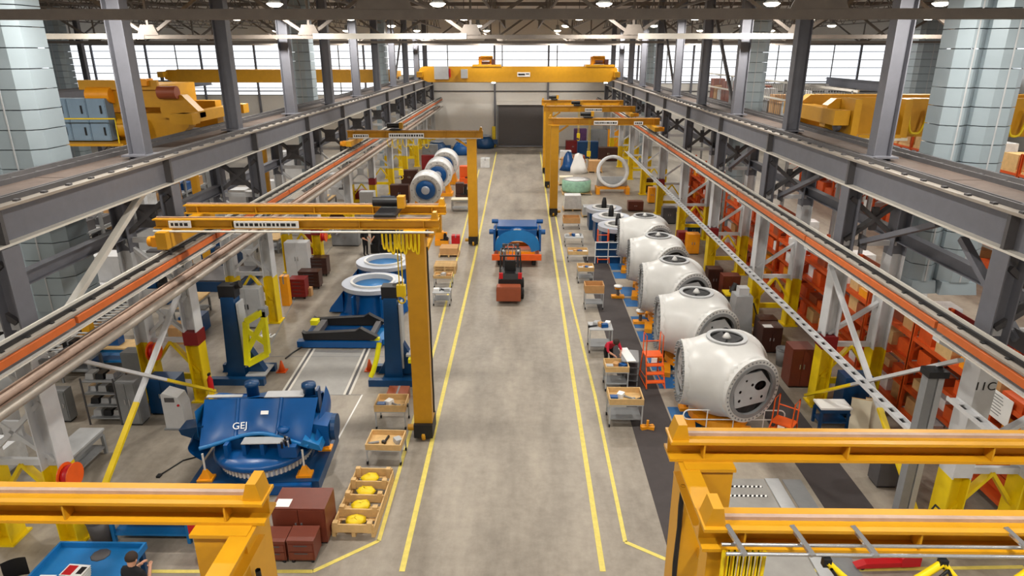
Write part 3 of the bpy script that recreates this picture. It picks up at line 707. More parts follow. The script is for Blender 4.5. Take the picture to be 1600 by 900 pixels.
def make_hub():
    t = thing('turbine_hub', '', 'wind turbine hub'); mb, dirs, D = hub_body()
    body = part(t, 'hub_body', mb, 'hub_white', loc=(0, 0, HZ0))
    for k, a in enumerate(dirs):
        M = Matrix.Translation(a*D) @ a.to_track_quat('Z', 'Y').to_matrix().to_4x4()
        fl = part(t, 'blade_flange', MB().ring(.86, 1.03, -.1, .1, 48, M), 'hub_white', loc=(0, 0, HZ0))
        part(fl, 'bearing_race', MB().ring(.76, .88, -.02, .13, 48, M), 'mid_grey')
        bl = MB()
        for q in range(40):
            an = 2*math.pi*q/40; c, s_ = math.cos(an)*.955, math.sin(an)*.955
            bl.add([M @ Vector((c+dx, s_+dy, z)) for z in (.09, .17 if k == 0 else .12) for dx, dy in ((-.022, -.022), (.022, -.022), (.022, .022), (-.022, .022))], [(0, 1, 2, 3), (4, 5, 6, 7), (0, 1, 5, 4), (1, 2, 6, 5), (2, 3, 7, 6), (3, 0, 4, 7)])
        part(fl, 'stud_bolts', bl, 'mid_grey')['kind'] = 'stuff'
        part(fl, 'bore', MB().lathe([(.0001, .012), (.79, .012)], 40, M), 'bore_grey')
        cp = part(fl, 'cover_plate', MB().add([M @ Vector((x, y, z)) for z in (.02, .06) for x, y in ((-.6, -.48), (.6, -.48), (.72, .1), (.3, .6), (-.45, .6), (-.7, .2))], [tuple(range(5, -1, -1)), tuple(range(6, 12))]+[(i, (i+1) % 6, 6+(i+1) % 6, 6+i) for i in range(6)]), 'cream' if False else 'lt_grey')
        pt = MB()
        for x, y, r in ((-.45, -.25, .05), (-.45, .05, .05), (0, -.25, .04), (.42, -.28, .05), (0, .2, .05), (-.25, .38, .04)):
            pt.lathe([(.0001, .065), (r, .065)], 10, M @ Matrix.Translation((x, y, 0)))
        part(fl, 'bolt_holes', pt, 'black')['kind'] = 'stuff'
        part(fl, 'cable_port', MB().lathe([(.0001, .066), (.17, .066)], 20, M @ Matrix.Translation((.32, .12, 0)) @ Matrix.Diagonal((1.3, .9, 1, 1))), 'black')
    tp = part(t, 'nose_flange', MB().ring(.5, .62, 1.17, 1.27, 40), 'lt_grey', loc=(0, 0, HZ0))
    part(tp, 'nose_bore', MB().lathe([(.0001, 1.225), (.52, 1.225)], 32), 'bore_grey')
    part(tp, 'lifting_eye', MB().lathe([(.14, 1.23), (.1, 1.3), (.05, 1.38), (.0001, 1.4)], 12), 'hub_white')
    st = part(t, 'stand', MB().ring(.55, .95, .18, .42, 24), 'amber')
    part(st, 'stand_leg', MB().b(-1.15, -.55, -1.3, -1.0, 0, .22).b(.35, .75, -1.35, -.6, 0, .22), 'amber') if False else None
    for x, y in ((-.9, -.9), (.8, -1.0), (-.9, .9), (.9, .9)): part(st, 'stand_foot', MB().b(x-.16, x+.16, y-.45, y+.45, 0, .2), 'amber')
    part(st, 'stand_post', MB().lathe([(.5, .0), (.45, .5)], 20), 'dark_steel')
    return t
HUBY = [18.75, 22.75, 26.7, 30.6, 34.6]
hub = make_hub()
hl = ['nearest white turbine hub, beside the orange rolling ladder and white oval rail', 'white turbine hub directly behind the nearest one', 'white turbine hub in the middle of the row of five', 'white turbine hub fourth in the row', 'farthest white turbine hub, beside the grey bearing discs']
for k, y in enumerate(HUBY):
    o = hub if k == 0 else dup(hub, (0, 0, 0)); o.location = (6.2+.06*k, y, 0); o.scale = (.97, .97, .97); o.rotation_euler = (0, 0, R(-11)); o['label'] = hl[k]; o['group'] = 'white hubs in the assembly row'
# wheel shaped cover disc leaning on the nearest hub
M = Matrix.Translation((*G(1094, 655), .36)) @ Matrix.Rotation(R(72), 4, 'X') @ Matrix.Rotation(R(0), 4, 'Y')
t = thing('spoked_disc', 'round white disc with square holes leaning in front of nearest hub', 'disc', (0, 0, 0))
x, y = G(1094, 655); t.location = (x, y, .42)
Q = Matrix.Rotation(R(72), 4, 'X')
part(t, 'disc', MB().lathe([(.0001, -.03), (.4, -.03), (.4, .03), (.0001, .03)], 28, Q, smooth=False), 'hub_white')
for a in (-.18, 0, .18):
    for b in (-.1, .1): part(t, 'opening', MB().add([Q @ Vector((a+dx, b+dy, .034)) for dx, dy in ((-.06, -.07), (.06, -.07), (.06, .07), (-.06, .07))], [(0, 1, 2, 3)]), 'black', )
# blue and dark floor mats, guard rail
def floor_mat_obj(pts, m, lbl, z=.012, name='floor_mat', cat='floor mat'):
    P = [G(*p) for p in pts]; cx = sum(p[0] for p in P)/len(P); cy = sum(p[1] for p in P)/len(P); n = len(P)
    vs = [(p[0]-cx, p[1]-cy, 0) for p in P]+[(p[0]-cx, p[1]-cy, z) for p in P]
    o = MB().add(vs, [tuple(range(n-1, -1, -1)), tuple(range(n, 2*n))]+[(k, (k+1) % n, n+(k+1) % n, n+k) for k in range(n)]).build(name, m)
    o.location = (cx, cy, .0); return tag(o, lbl, cat)
def quad_mat(x0, x1, y0, y1, m, lbl, z=.012, name='floor_mat'):
    o = MB().b(-(x1-x0)/2, (x1-x0)/2, -(y1-y0)/2, (y1-y0)/2, 0, z).build(name, m); o.location = ((x0+x1)/2, (y0+y1)/2, 0); return tag(o, lbl, 'floor mat')
quad_mat(3.45, 4.72, 12.0, 36.5, 'mat_dark', 'long dark grey mat strip between carts and white hubs')
for k, y in enumerate(HUBY):
    a = quad_mat(4.78, 6.1, y-1.95, y-.9, 'mat_blue', 'blue floor mat in front of %s hub from camera' % ORD[k]); a['group'] = 'blue mats along hub row'
    a = quad_mat(4.78, 5.6, y-.55, y+.75, 'mat_blue', 'blue floor mat left of %s hub from camera' % ORD[k]); a['group'] = 'blue mats along hub row'
    o = MB().b(-.75, .75, -.1, .1, 0, .02).build('floor_plate', 'plate_grey'); o.location = (5.5, y-.72, 0); tag(o, 'narrow grey plate between blue mats at %s hub from camera' % ORD[k], 'plate', 'grey strips between blue mats')
quad_mat(7.75, 9.0, 13.1, 21.5, 'mat_dark', 'wide dark mat strip right of the nearest hub')
t = thing('lift_plate', 'light grey steel floor plate with hatched warning strips behind right gantry beam', 'floor plate', (5.65, 13.6, 0))
part(t, 'plate', MB().b(-.95, .95, -2.2, 2.0, 0, .02), 'plate_grey'); part(t, 'side_channel', MB().b(.98, 1.35, -2.2, 2.0, 0, .04), 'lt_grey'); part(t, 'side_channel', MB().b(1.45, 1.95, -2.2, 2.0, 0, .015), 'mid_grey')
for y in (1.65, 1.25, .4, .0):
    st = part(t, 'warning_strip', MB().b(-.8, .8, y-.04, y+.04, .02, .024), 'black')
    h = MB()
    for k in range(14): h.add([(-.78+k*.115+dx, y+dy, .0262) for dx, dy in ((0, -.04), (.055, -.04), (.085, .04), (.03, .04))], [(0, 1, 2, 3)])
    part(st, 'white_hatch', h, 'paper')['kind'] = 'stuff'
t = thing('guard_rail', 'white oval tube rail standing before the nearest white hub', 'rail', (*G(1143, 680), 0))
pts = [(-1.35+.16*math.sin(a), 0, .7+.16*math.cos(a)) for a in [math.pi+math.pi*i/8 for i in range(9)]]+[(1.35+.16*math.sin(a), 0, .7+.16*math.cos(a)) for a in [math.pi*i/8 for i in range(9)]]
part(t, 'tube', MB().path(pts, .02, 6, True), 'paper')
for x in (-.8, .0, .9): part(t, 'post', MB().tube((x, 0, 0), (x, 0, .86), .018, 6), 'paper')
# flat bearing rings on blue stands beyond the hubs
def bearing(lbl, x, y, h, r=1.15):
    t = thing('bearing_ring', lbl, 'bearing ring', (x, y, 0))
    part(t, 'stand', MB().b(-1.0, -.6, -.7, .7, 0, h).b(.6, 1.0, -.7, .7, 0, h).b(-1, 1, -.1, .1, h*.5, h), 'deep_blue')
    part(t, 'ring', MB().ring(r*.68, r, h, h+.24, 40), 'ring_grey'); part(t, 'inner_ring', MB().ring(r*.5, r*.66, h+.02, h+.32, 40), 'hub_white')
    part(t, 'hub_post', MB().lathe([(.2, 0), (.16, h+.6), (.1, h+.9), (.0001, h+.92)], 14), 'black')
    part(t, 'web_plate', MB().lathe([(.0001, h+.1), (r*.5, h+.1)], 32), 'lt_grey')
bearing('flat grey bearing ring on blue stand, right behind the farthest hub', 5.5, 37.6, 1.35)
bearing('flat grey bearing ring on blue stand, second behind the hubs', 5.45, 40.4, 1.2)
bearing('flat grey bearing ring on blue stand, third behind the hubs', 5.35, 43.2, 1.1)
# blue railed frame next to the farthest hub
t = thing('blue_rack', 'dark blue frame rack with white bars left of farthest hub', 'rack', (4.9, 35.3, 0))
part(t, 'panel', MB().b(-.9, .5, -.05, .05, 0, 1.2), 'deep_blue')
for x in (-.9, -.2, .5): part(t, 'bar', MB().b(x-.02, x+.02, -.1, -.05, 0, 1.25), 'paper')
for z in (.4, .8, 1.2): part(t, 'rail', MB().b(-.9, .5, -.1, -.06, z-.02, z+.02), 'paper')
# ---------------------------------------------------- blue ring castings (bedplates upside down with yaw ring)
def ring_casting(lbl, x, y, rz=0):
    t = thing('ring_casting', lbl, 'casting', (x, y, 0), rz); t.scale = (.87, .84, 1)
    def lower(u, v):
        a = 2*math.pi*u; r = 1.5-.2*math.sin(min(v*1.3, 1)*math.pi/2)
        k = 1+.12*math.cos(4*a); return (r*k*math.cos(a)*1.05, r*k*math.sin(a)*.95, .05+1.15*v)
    part(t, 'casting_body', MB().grid(lower, 40, 8), 'blue')
    part(t, 'base_plate', MB().b(-1.6, 1.6, -1.4, 1.4, 0, .08), 'blue')
    part(t, 'side_lug', MB().prism([(-1.5, .1), (-2.25, .1), (-2.15, .3), (-1.5, 1.0)], -.5, .5), 'blue')
    part(t, 'rib', MB().b(-.75, -.65, -1.72, -1.2, .1, 1.15), 'blue'); part(t, 'rib', MB().b(.65, .75, -1.72, -1.2, .1, 1.15), 'blue')
    part(t, 'rim', MB().ring(.98, 1.45, 1.12, 1.2, 48), 'blue')
    part(t, 'yaw_ring', MB().ring(1.06, 1.56, 1.2, 1.38, 56), 'ring_grey'); part(t, 'inner_ring', MB().ring(1.0, 1.12, 1.2, 1.46, 56), 'hub_white')
    part(t, 'inner_wall', MB().lathe([(.98, 1.25), (.98, .35), (.0001, .35)], 40), 'sky_blue')
    for k in range(4): part(t, 'inner_rib', MB().rb(.6*math.cos(k*1.57+.5), .6*math.sin(k*1.57+.5), .35, .7, .06, .6, k*1.57+.5), 'sky_blue')
    return t
x, y = G(583, 441, 1.35); ring_casting('blue casting with pale grey ring on top, in front of its twin', x, y)
x, y = G(599, 411, 1.35); ring_casting('blue casting with pale grey ring on top, behind its twin by dark machine', x, y+.3)
# ---------------------------------------------------- near blue bedplate on its fixture
t = thing('bedplate_fixture', 'low dark blue platform fixture under the large blue casting', 'fixture', (-7.05, 16.0, 0), R(3))
part(t, 'platform', MB().b(-1.68, 1.68, -1.2, 1.25, 0, .32), 'deep_blue')
part(t, 'end_box', MB().b(-.1, 1.5, -1.34, -1.2, .02, .3), 'blue')
part(t, 'ring_seat', MB().ring(.9, 1.2, .32, .42, 40), 'deep_blue')
for px, py in ((-1.3, -1.0), (1.25, -.9), (1.5, .35)):
    f = part(t, 'clamp_foot', MB().b(px-.2, px+.2, py-.15, py+.15, .32, .38).taper(px-.15, px+.15, py-.1, py+.1, .38, .62, .3), 'amber'); part(f, 'clamp_rod', MB().tube((px, py, .5), (px, py, 1.1), .03, 6), 'pale_steel')
t = thing('bedplate_casting', 'large dark blue machine bedplate casting with curved shield, left foreground', 'casting', (-7.05, 16.0, .42), R(3))
B = 'blue'
part(t, 'yaw_gear', MB().ring(.85, 1.16, 0, .2, 48), 'ring_grey')
tm = MB()
for k in range(64): tm.rb(1.18*math.cos(k*math.pi/32), 1.18*math.sin(k*math.pi/32), .02, .06, .05, .15, k*math.pi/32)
part(t, 'gear_teeth', tm, 'pale_steel')['kind'] = 'stuff'
part(t, 'skirt', MB().lathe([(1.2, .2), (1.36, .3), (1.3, .42), (1.1, .5), (.95, .55)], 36), B)
part(t, 'core', MB().b(-1.1, 1.05, -.35, .95, .45, 1.0), 'deep_blue')
def shield(u, v):                                   # tall curved shield leaning back, dished between three ribs
    w = 1.42+.1*v; x = -w+2*w*u+.02
    dish = .2*math.sin(math.pi*u)**2*(1-v)+.06*math.cos(6*math.pi*u)*(1-v)*v*2
    y = -.72+.78*v**1.1+dish-.18*abs(2*u-1)**4*(1-v)
    z = .88+.82*v-.16*math.cos(2*math.pi*u)*(1-v)*.6
    return (x, y, z)
part(t, 'shield', MB().grid(shield, 36, 14), B)
part(t, 'top_deck', MB().grid(lambda u, v: (-1.5+3.0*u, .06+.95*v, 1.7-.35*v+.04*math.cos(4*math.pi*u)), 16, 5), B)
part(t, 'back_wall', MB().grid(lambda u, v: ((-1.45+2.9*u), 1.0-.1*(1-v), .3+1.05*v), 10, 3), B)
part(t, 'lip', MB().path([(shield(i/20, 0)[0], shield(i/20, 0)[1]-.02, shield(i/20, 0)[2]) for i in range(21)], .055, 8), 'sky_blue')
part(t, 'front_box', MB().b(-.75, .7, -.62, -.35, .42, .86), 'deep_blue')
for q in (-.72, -.25, .22, .68): part(t, 'front_rib', MB().b(q-.05, q+.05, -.92, -.6, .38, .86), B)
part(t, 'front_sill', MB().b(-.85, .8, -1.0, -.62, .34, .42), B)
part(t, 'left_cheek', MB().grid(lambda u, v: (-1.45-.32*math.sin(math.pi*v*.8), -.75+1.6*u, .3+(.6+.75*u)*v), 10, 8), B)
part(t, 'right_cheek', MB().grid(lambda u, v: (1.42+.25*math.sin(math.pi*v*.8), -.75+1.6*u, .3+(.6+.75*u)*v), 10, 8), B)
part(t, 'left_horn', MB().prism([(-1.4, .7), (-2.0, .95), (-2.05, 1.1), (-1.4, 1.2)], -.5, .0), 'deep_blue')
part(t, 'left_wing', MB().grid(lambda u, v: (-1.5-.22*(1-v)*math.sin(math.pi*u), -.6+.75*u, .9+.8*v-.1*u), 8, 5), 'sky_blue')
part(t, 'right_arm', MB().prism([(1.3, .4), (1.85, .5), (1.85, 1.1), (1.35, 1.2)], -.45, .25), B)
part(t, 'right_fin', MB().prism([(1.2, .8), (1.75, .62), (1.7, .8), (1.3, .98)], -.9, -.4), 'sky_blue')
part(t, 'pivot_disc', MB().lathe([(.0001, -.06), (.36, -.06), (.36, .06), (.0001, .06)], 24, Matrix.Translation((1.93, 0, .82)) @ Matrix.Rotation(R(90), 4, 'Y'), smooth=False), 'deep_blue')
for px, py, h in ((-.35, .5, 1.98), (1.25, .3, 2.0)): part(t, 'lifting_post', MB().lathe([(.17, 1.2), (.16, h-.12), (.2, h-.1), (.19, h), (.0001, h+.03)], 18, Matrix.Translation((px, py, 0))), 'deep_blue')
part(t, 'post_bracket', MB().b(1.45, 1.52, .15, .45, 1.1, 1.85), 'deep_blue')
for uu in (.3, .68): part(t, 'ridge', MB().path([(shield(uu, v)[0], shield(uu, v)[1]-.01, shield(uu, v)[2]+.01) for v in [i/8 for i in range(9)]], .05, 8), B)
part(t, 'cover_sheet', MB().b(-.3, .75, -.95, -.62, .9, .92), 'lt_grey'); part(t, 'cover_sheet', MB().b(.1, 1.15, .05, .4, 1.72, 1.74), 'lt_grey'); part(t, 'cover_sheet', MB().b(-1.45, -.5, .06, .2, 1.74, 1.76), 'lt_grey')
p = shield(.34, .25); text(t, 'GEJ', 'paper', .26, (p[0], p[1]-.06, p[2]+.05), (R(42), 0, R(8)))
p = shield(.55, .6); part(t, 'data_plate', MB().b(-.1, .1, -.05, .05, 0, .02), 'paper', loc=(p[0], p[1]-.03, p[2]+.02), rot=(R(45), 0, 0))
for q in range(7): part(t, 'pump_fitting', MB().tube((.78+.08*(q % 3), -.72-.05*q, .82), (.8+.07*(q % 3), -.77-.05*q, 1.02), .03, 6), 'chrome' if q % 2 else 'black')
part(t, 'hydraulic_block', MB().b(.72, 1.12, -1.0, -.6, .5, .82), B); part(t, 'filler_cap', MB().lathe([(.12, 1.0), (.16, 1.05), (.16, 1.12), (.0001, 1.13)], 14, Matrix.Translation((.7, -.5, 0))), B)
# ---------------------------------------------------- tilting fixtures
def tilt_post(lbl, px, py, s):
    x, y = G(px, py); t = thing('tilting_fixture', lbl, 'fixture', (x, y, 0)); B = 'deep_blue'
    part(t, 'base_rail', MB().b(-.95, .95, -.42, -.2, 0, .25), B); part(t, 'base_rail', MB().b(-.95, .95, .7, .92, 0, .25), B); part(t, 'base_plate', MB().b(-.5, .5, -.2, .7, 0, .2), B)
    part(t, 'column', MB().taper(-.42, .2, -.1, .6, .2, 3.1, .72), B); part(t, 'gusset', MB().prism([(.15, .25), (.85, .25), (.15, 1.6)], .1, .4), B); part(t, 'gusset', MB().prism([(-.35, .25), (-.7, .25), (-.35, .9)], .1, .4), B)
    part(t, 'drive_motor', MB().b(-.4, .15, .05, .5, 3.05, 3.5).tube((0, .3, 3.4), (.3, .3, 3.5), .14, 10), 'black')
    part(t, 'slide_rail', MB().b(.17, .24, 0, .5, .5, 2.9), 'lt_grey')
    return t
t = tilt_post('dark blue upright tilting fixture with bright yellow face frame', 378, 594, 1)
fr = MB(); P = [(.35, .6), (1.0, .95), (1.05, 2.5), (.6, 2.3), (.4, 1.6)]
F_ = part(t, 'face_frame', MB().bar((.35, -.15, .7), (.5, -.15, 2.3), .16, .2).bar((1.0, .1, 1.0), (1.05, .1, 2.6), .16, .2).bar((.5, -.15, 2.3), (1.05, .1, 2.6), .16, .2).bar((.35, -.15, .7), (1.0, .1, 1.0), .16, .2).bar((.4, -.12, 1.2), (1.03, .08, 2.3), .16, .18).bar((.45, -.12, 2.0), (1.0, .08, 1.4), .14, .16), 'bright_yellow')
part(t, 'face_block', MB().b(.9, 1.15, 0, .3, 2.4, 2.7), 'mid_grey')
part(t, 'deck_plate', MB().b(.25, .93, -.2, .7, .25, .29), 'lt_grey')
t = tilt_post('dark blue upright tilting fixture hidden partly by yellow gantry leg', 622, 596, -1)
part(t, 'yellow_hose', MB().path([(-.5, -.3, 1.6), (-.6, -.35, 1.1), (-.75, -.4, .6), (-.85, -.42, .4)], .09, 8), 'bright_yellow')
part(t, 'side_tray', MB().b(.35, .75, -.1, .5, 1.0, 1.08), 'lt_grey'); part(t, 'yellow_block', MB().b(.45, .9, -.3, .1, .85, 1.0), 'bright_yellow')
# transport frame on floor rails
x, y = G(540, 533)
t = thing('transport_frame', 'black lifting frame lying on low blue carriage on floor rails', 'frame', (x, y, 0))
part(t, 'carriage_beam', MB().b(-1.7, 1.6, -.75, -.45, .05, .3), 'blue'); part(t, 'carriage_beam', MB().b(-1.2, 1.6, .75, 1.05, .05, .3), 'blue'); part(t, 'carriage_side', MB().b(1.1, 1.7, -.45, .9, .05, .28), 'sky_blue'); part(t, 'carriage_side', MB().b(-1.6, -1.3, -.45, .9, .05, .28), 'blue')
for yy, zz in ((-.55, .42), (.95, .42)):
    part(t, 'frame_beam', MB().prism([(-1.45, zz-.08), (1.3, zz-.08), (1.45, zz+.05), (.95, zz+.32), (.8, zz+.42), (.6, zz+.3), (-1.4, zz+.18), (-1.5, zz+.25)], yy-.12, yy+.12), 'black')
part(t, 'frame_cross', MB().b(-1.15, -.9, -.5, .9, .36, .6), 'dark_steel'); part(t, 'frame_cross', MB().b(1.1, 1.3, -.5, .9, .36, .55), 'dark_steel')
part(t, 'pad', MB().b(-1.45, -1.15, .3, .6, .55, .75), 'bright_yellow'); part(t, 'pad', MB().b(1.15, 1.5, -.62, -.45, .3, .4), 'bright_yellow'); part(t, 'hose', MB().path([(-1.5, -.8, .1), (-1.75, -1.2, .03), (-1.85, -1.7, .03)], .03, 6), 'black')
# rails let into the floor
for i, (a, b) in enumerate((((488, 545), (443, 617)), ((574, 545), (542, 617)))):
    p, q = G(*a), G(*b)
    o = thing('floor_rail', 'pale rail track in the floor, %s of the two before the black frame' % ('left' if i == 0 else 'right'), 'rail', (*q, 0), group='floor rails')
    dv = Vector((p[0]-q[0], p[1]-q[1], 0)); nrm = Vector((dv.y, -dv.x, 0)).normalized()*.09
    part(o, 'track', MB().bar(nrm+Vector((0, 0, .006)), dv+nrm+Vector((0, 0, .006)), .08, .012), 'pale_steel'); part(o, 'track', MB().bar(-nrm+Vector((0, 0, .006)), dv-nrm+Vector((0, 0, .006)), .08, .012), 'pale_steel'); part(o, 'groove', MB().bar(Vector((0, 0, .004)), dv+Vector((0, 0, .004)), .09, .008), 'dark_steel')
line(6, [G(566, 617), G(525, 692)], .05, 'paper'); line(7, [G(418, 617), G(566, 617)], .02, 'mid_grey'); line(8, [G(395, 557), G(600, 557)], .03, 'mid_grey')
line(9, [G(300, 770), G(470, 450), G(560, 330)], .05, 'mid_grey')
floor_mat_obj([(443, 617), (548, 617), (578, 547), (492, 547)], 'plate_grey', 'smooth grey floor panel between the two rail tracks', .003, 'floor_panel', 'floor panel')
# ---------------------------------------------------- generators: round blue and white faces on stands
def generator(lbl, px, py, r, x=None):
    zc = 1.75; X, Y = G(px, py, zc); t = thing('generator_rotor', lbl, 'generator', (X, Y, 0))
    M = Matrix.Translation((0, 0, zc)) @ Matrix.Rotation(R(90), 4, 'X') @ Matrix.Rotation(R(6), 4, 'X')
    part(t, 'drum', MB().lathe([(r*.9, -1.4), (r, -1.3), (r, -.06), (r*.94, 0), (r*.72, .02)], 40, M), 'plastic_wrap')
    part(t, 'face_ring', MB().ring(r*.72, r*.97, -.02, .05, 40, M), 'hub_white'); part(t, 'grey_ring', MB().ring(r*.6, r*.72, -.02, .02, 40, M), 'ring_grey')
    part(t, 'blue_disc', MB().lathe([(r*.62, .01), (r*.6, .06), (r*.25, .04)], 36, M), 'blue'); part(t, 'shaft_boss', MB().lathe([(r*.26, .03), (r*.26, .14), (r*.22, .16), (.0001, .16)], 24, M), 'ring_grey')
    bl = MB()
    for k in range(12): bl.lathe([(.04, .05), (.04, .08), (.0001, .08)], 8, M @ Matrix.Translation((r*.85*math.cos(k*math.pi/6), r*.85*math.sin(k*math.pi/6), 0)))
    part(t, 'face_bolts', bl, 'mid_grey')['kind'] = 'stuff'
    for dx in (-.8, .8): part(t, 'cradle', MB().prism([(dx-.25, 0), (dx+.25, 0), (dx*.8+.12, zc-r*.6), (dx*.8-.12, zc-r*.6)], .2, 1.1), 'amber')
    part(t, 'cradle_base', MB().b(-1.1, 1.1, .1, 1.2, 0, .25), 'amber')
generator('round generator with blue centre and white rim, nearest of the three discs', 665, 297, 1.12)
generator('round generator with blue centre and white rim, middle of the three discs', 684, 273, 1.12)
generator('round generator with blue centre and white rim, farthest of the three discs', 695, 257, 1.12)
# ---------------------------------------------------- forklift pulling trailer
x, y = G(797, 470)
t = thing('forklift', 'dark forklift with rust brown counterweight driving along the aisle', 'forklift', (x, y, 0))
part(t, 'counterweight', MB().b(-.62, .5, -.55, -.05, .18, .78).taper(-.62, .5, -.55, -.05, .78, .86, .94), 'rust')
part(t, 'body', MB().b(-.5, .55, -.05, 1.9, .3, 1.05).taper(-.45, .5, .0, 1.1, 1.05, 1.3, .85), 'black')
part(t, 'seat', MB().b(-.25, .25, .55, 1.0, 1.3, 1.42).b(-.25, .25, .5, .62, 1.42, 1.8), 'black')
for a in (-.48, .5):
    for b in (.1, 1.6): part(t, 'guard_post', MB().bar((a, b, 1.1), (a*.9, b*.8+.2, 2.1), .06), 'black')
rf = part(t, 'overhead_guard', MB().b(-.48, .48, .25, .31, 2.07, 2.13).b(-.48, .48, 1.45, 1.51, 2.07, 2.13).b(-.48, -.42, .3, 1.5, 2.07, 2.13).b(.42, .48, .3, 1.5, 2.07, 2.13), 'black')
for k in range(4): part(rf, 'guard_bar', MB().b(-.3+k*.2-.02, -.3+k*.2+.02, .3, 1.5, 2.08, 2.12), 'black')
part(t, 'steering_wheel', MB().path([(.16*math.cos(a), 1.35+.1*math.sin(a), 1.45+.08*math.sin(a)) for a in [2*math.pi*i/12 for i in range(12)]], .018, 6, True), 'dark_steel')
for a in (-.42, .46): part(t, 'tail_light', MB().b(a-.09, a+.09, -.02, .12, 1.08, 1.35), 'red'); part(t, 'work_lamp', MB().ball((a*.8, 1.6, 1.95), .07), 'paper')
for a in (-.5, .55):
    for b, r in ((.35, .26), (1.6, .3)): part(t, 'tyre', MB().lathe([(r*.5, -.1), (r, -.08), (r, .08), (r*.5, .1)], 18, Matrix.Translation((a, b, r)) @ Matrix.Rotation(R(90), 4, 'Y')), 'rubber')
part(t, 'mast', MB().b(-.4, -.28, 1.9, 2.05, .1, 2.2).b(.28, .4, 1.9, 2.05, .1, 2.2).b(-.4, .4, 1.95, 2.0, 1.2, 1.3).b(-.4, .4, 1.95, 2.0, 2.1, 2.2), 'dark_steel')
part(t, 'hose_loops', MB().path([(-.2, 1.9, 1.2), (-.25, 1.85, 1.9), (-.1, 1.9, 2.2)], .03).path([(.2, 1.9, 1.2), (.25, 1.85, 1.9), (.1, 1.9, 2.2)], .03), 'chrome')
x, y = G(808, 418)
t = thing('flat_trailer', 'orange flat trailer under glossy blue casting in the aisle', 'trailer', (x, y+1.3, 0))
part(t, 'deck', MB().b(-1.25, 1.2, -1.2, 1.6, .45, .62), 'orange'); part(t, 'front_bumper', MB().b(-1.35, 1.3, -1.32, -1.2, .4, .72), 'orange')
for a in (-.95, .9):
    for b in (-.85, 1.2): part(t, 'wheel', MB().lathe([(.1, -.12), (.23, -.1), (.23, .1), (.1, .12)], 16, Matrix.Translation((a, b, .23)) @ Matrix.Rotation(R(90), 4, 'Y')), 'rubber')
part(t, 'tow_bar', MB().bar((0, -1.3, .4), (-.1, -1.9, .4), .08), 'black'); part(t, 'bolster', MB().b(-1.0, .95, -1.0, -.7, .62, .8), 'amber'); part(t, 'bolster', MB().b(-1.0, .95, .9, 1.2, .62, .8), 'amber')
t = thing('saddle_casting', 'glossy blue arched casting carried on the orange trailer', 'casting', (x, y+1.3, .8))
def arch(u, v):
    a = math.pi*u; return (-1.2*math.cos(a)*(1+.04*v), -1.0+2.0*v, .1+1.1*math.sin(a)**.7-.12*math.cos(6*a)*(1-v)*.5)
part(t, 'arch_shell', MB().grid(arch, 32, 12), 'blue', )
part(t, 'front_face', MB().add([((-1.2*math.cos(math.pi*i/24)), -1.0, .1+1.1*math.sin(math.pi*i/24)**.7) for i in range(25)]+[((-.75*math.cos(math.pi*i/24)), -1.08, .0+.62*math.sin(math.pi*i/24)) for i in range(25)], [(i, i+1, 25+i+1, 25+i) for i in range(24)], True), 'sky_blue')
part(t, 'top_plate', MB().b(-1.1, 1.1, -.6, .9, 1.15, 1.3), 'blue')
for sx in (-1, 1):
    part(t, 'side_wall', MB().b(sx*1.22-.06, sx*1.22+.06, -.95, 1.0, 0, 1.2), 'blue'); part(t, 'lug', MB().tube((sx*1.2, -.8, 1.05), (sx*1.5, -.8, 1.05), .14, 12), 'blue'); part(t, 'lug', MB().tube((sx*1.05, .2, 1.38), (sx*1.4, .2, 1.38), .12, 12), 'blue'); part(t, 'web', MB().prism([(sx*.2, 1.2), (sx*1.05, 1.2), (sx*.95, .5), (sx*.75, .45)], -1.0, -.9), 'blue')
# ============================================================ PROP BUILDERS
def cabinet(lbl, px, py, w, d, h, m, rz=0, doors=2, name='cabinet', cat='cabinet', xy=None, top=None):
    x, y = xy if xy else G(px, py)
    t = thing(name, lbl, cat, (x, y+d/2, 0), rz)
    part(t, 'body', MB().b(-w/2, w/2, -d/2, d/2, .06, h), m); part(t, 'plinth', MB().b(-w/2+.03, w/2-.03, -d/2+.03, d/2-.03, 0, .06), 'black')
    for k in range(doors):
        a = -w/2+.02+k*(w-.04)/doors; b = a+(w-.04)/doors-.015
        dr = part(t, 'door', MB().b(a, b, -d/2-.02, -d/2, .1, h-.04), m); part(dr, 'handle', MB().b((b-.08) if k % 2 == 0 else (a+.04), (b-.04) if k % 2 == 0 else (a+.08), -d/2-.045, -d/2-.02, h*.5, h*.62), 'chrome' if m != 'lt_grey' else 'black')
    if top: part(t, 'top_sheet', MB().b(-w/2+.06, -w/2+.4, -d/2+.06, -d/2+.35, h, h+.006), top)
    return t
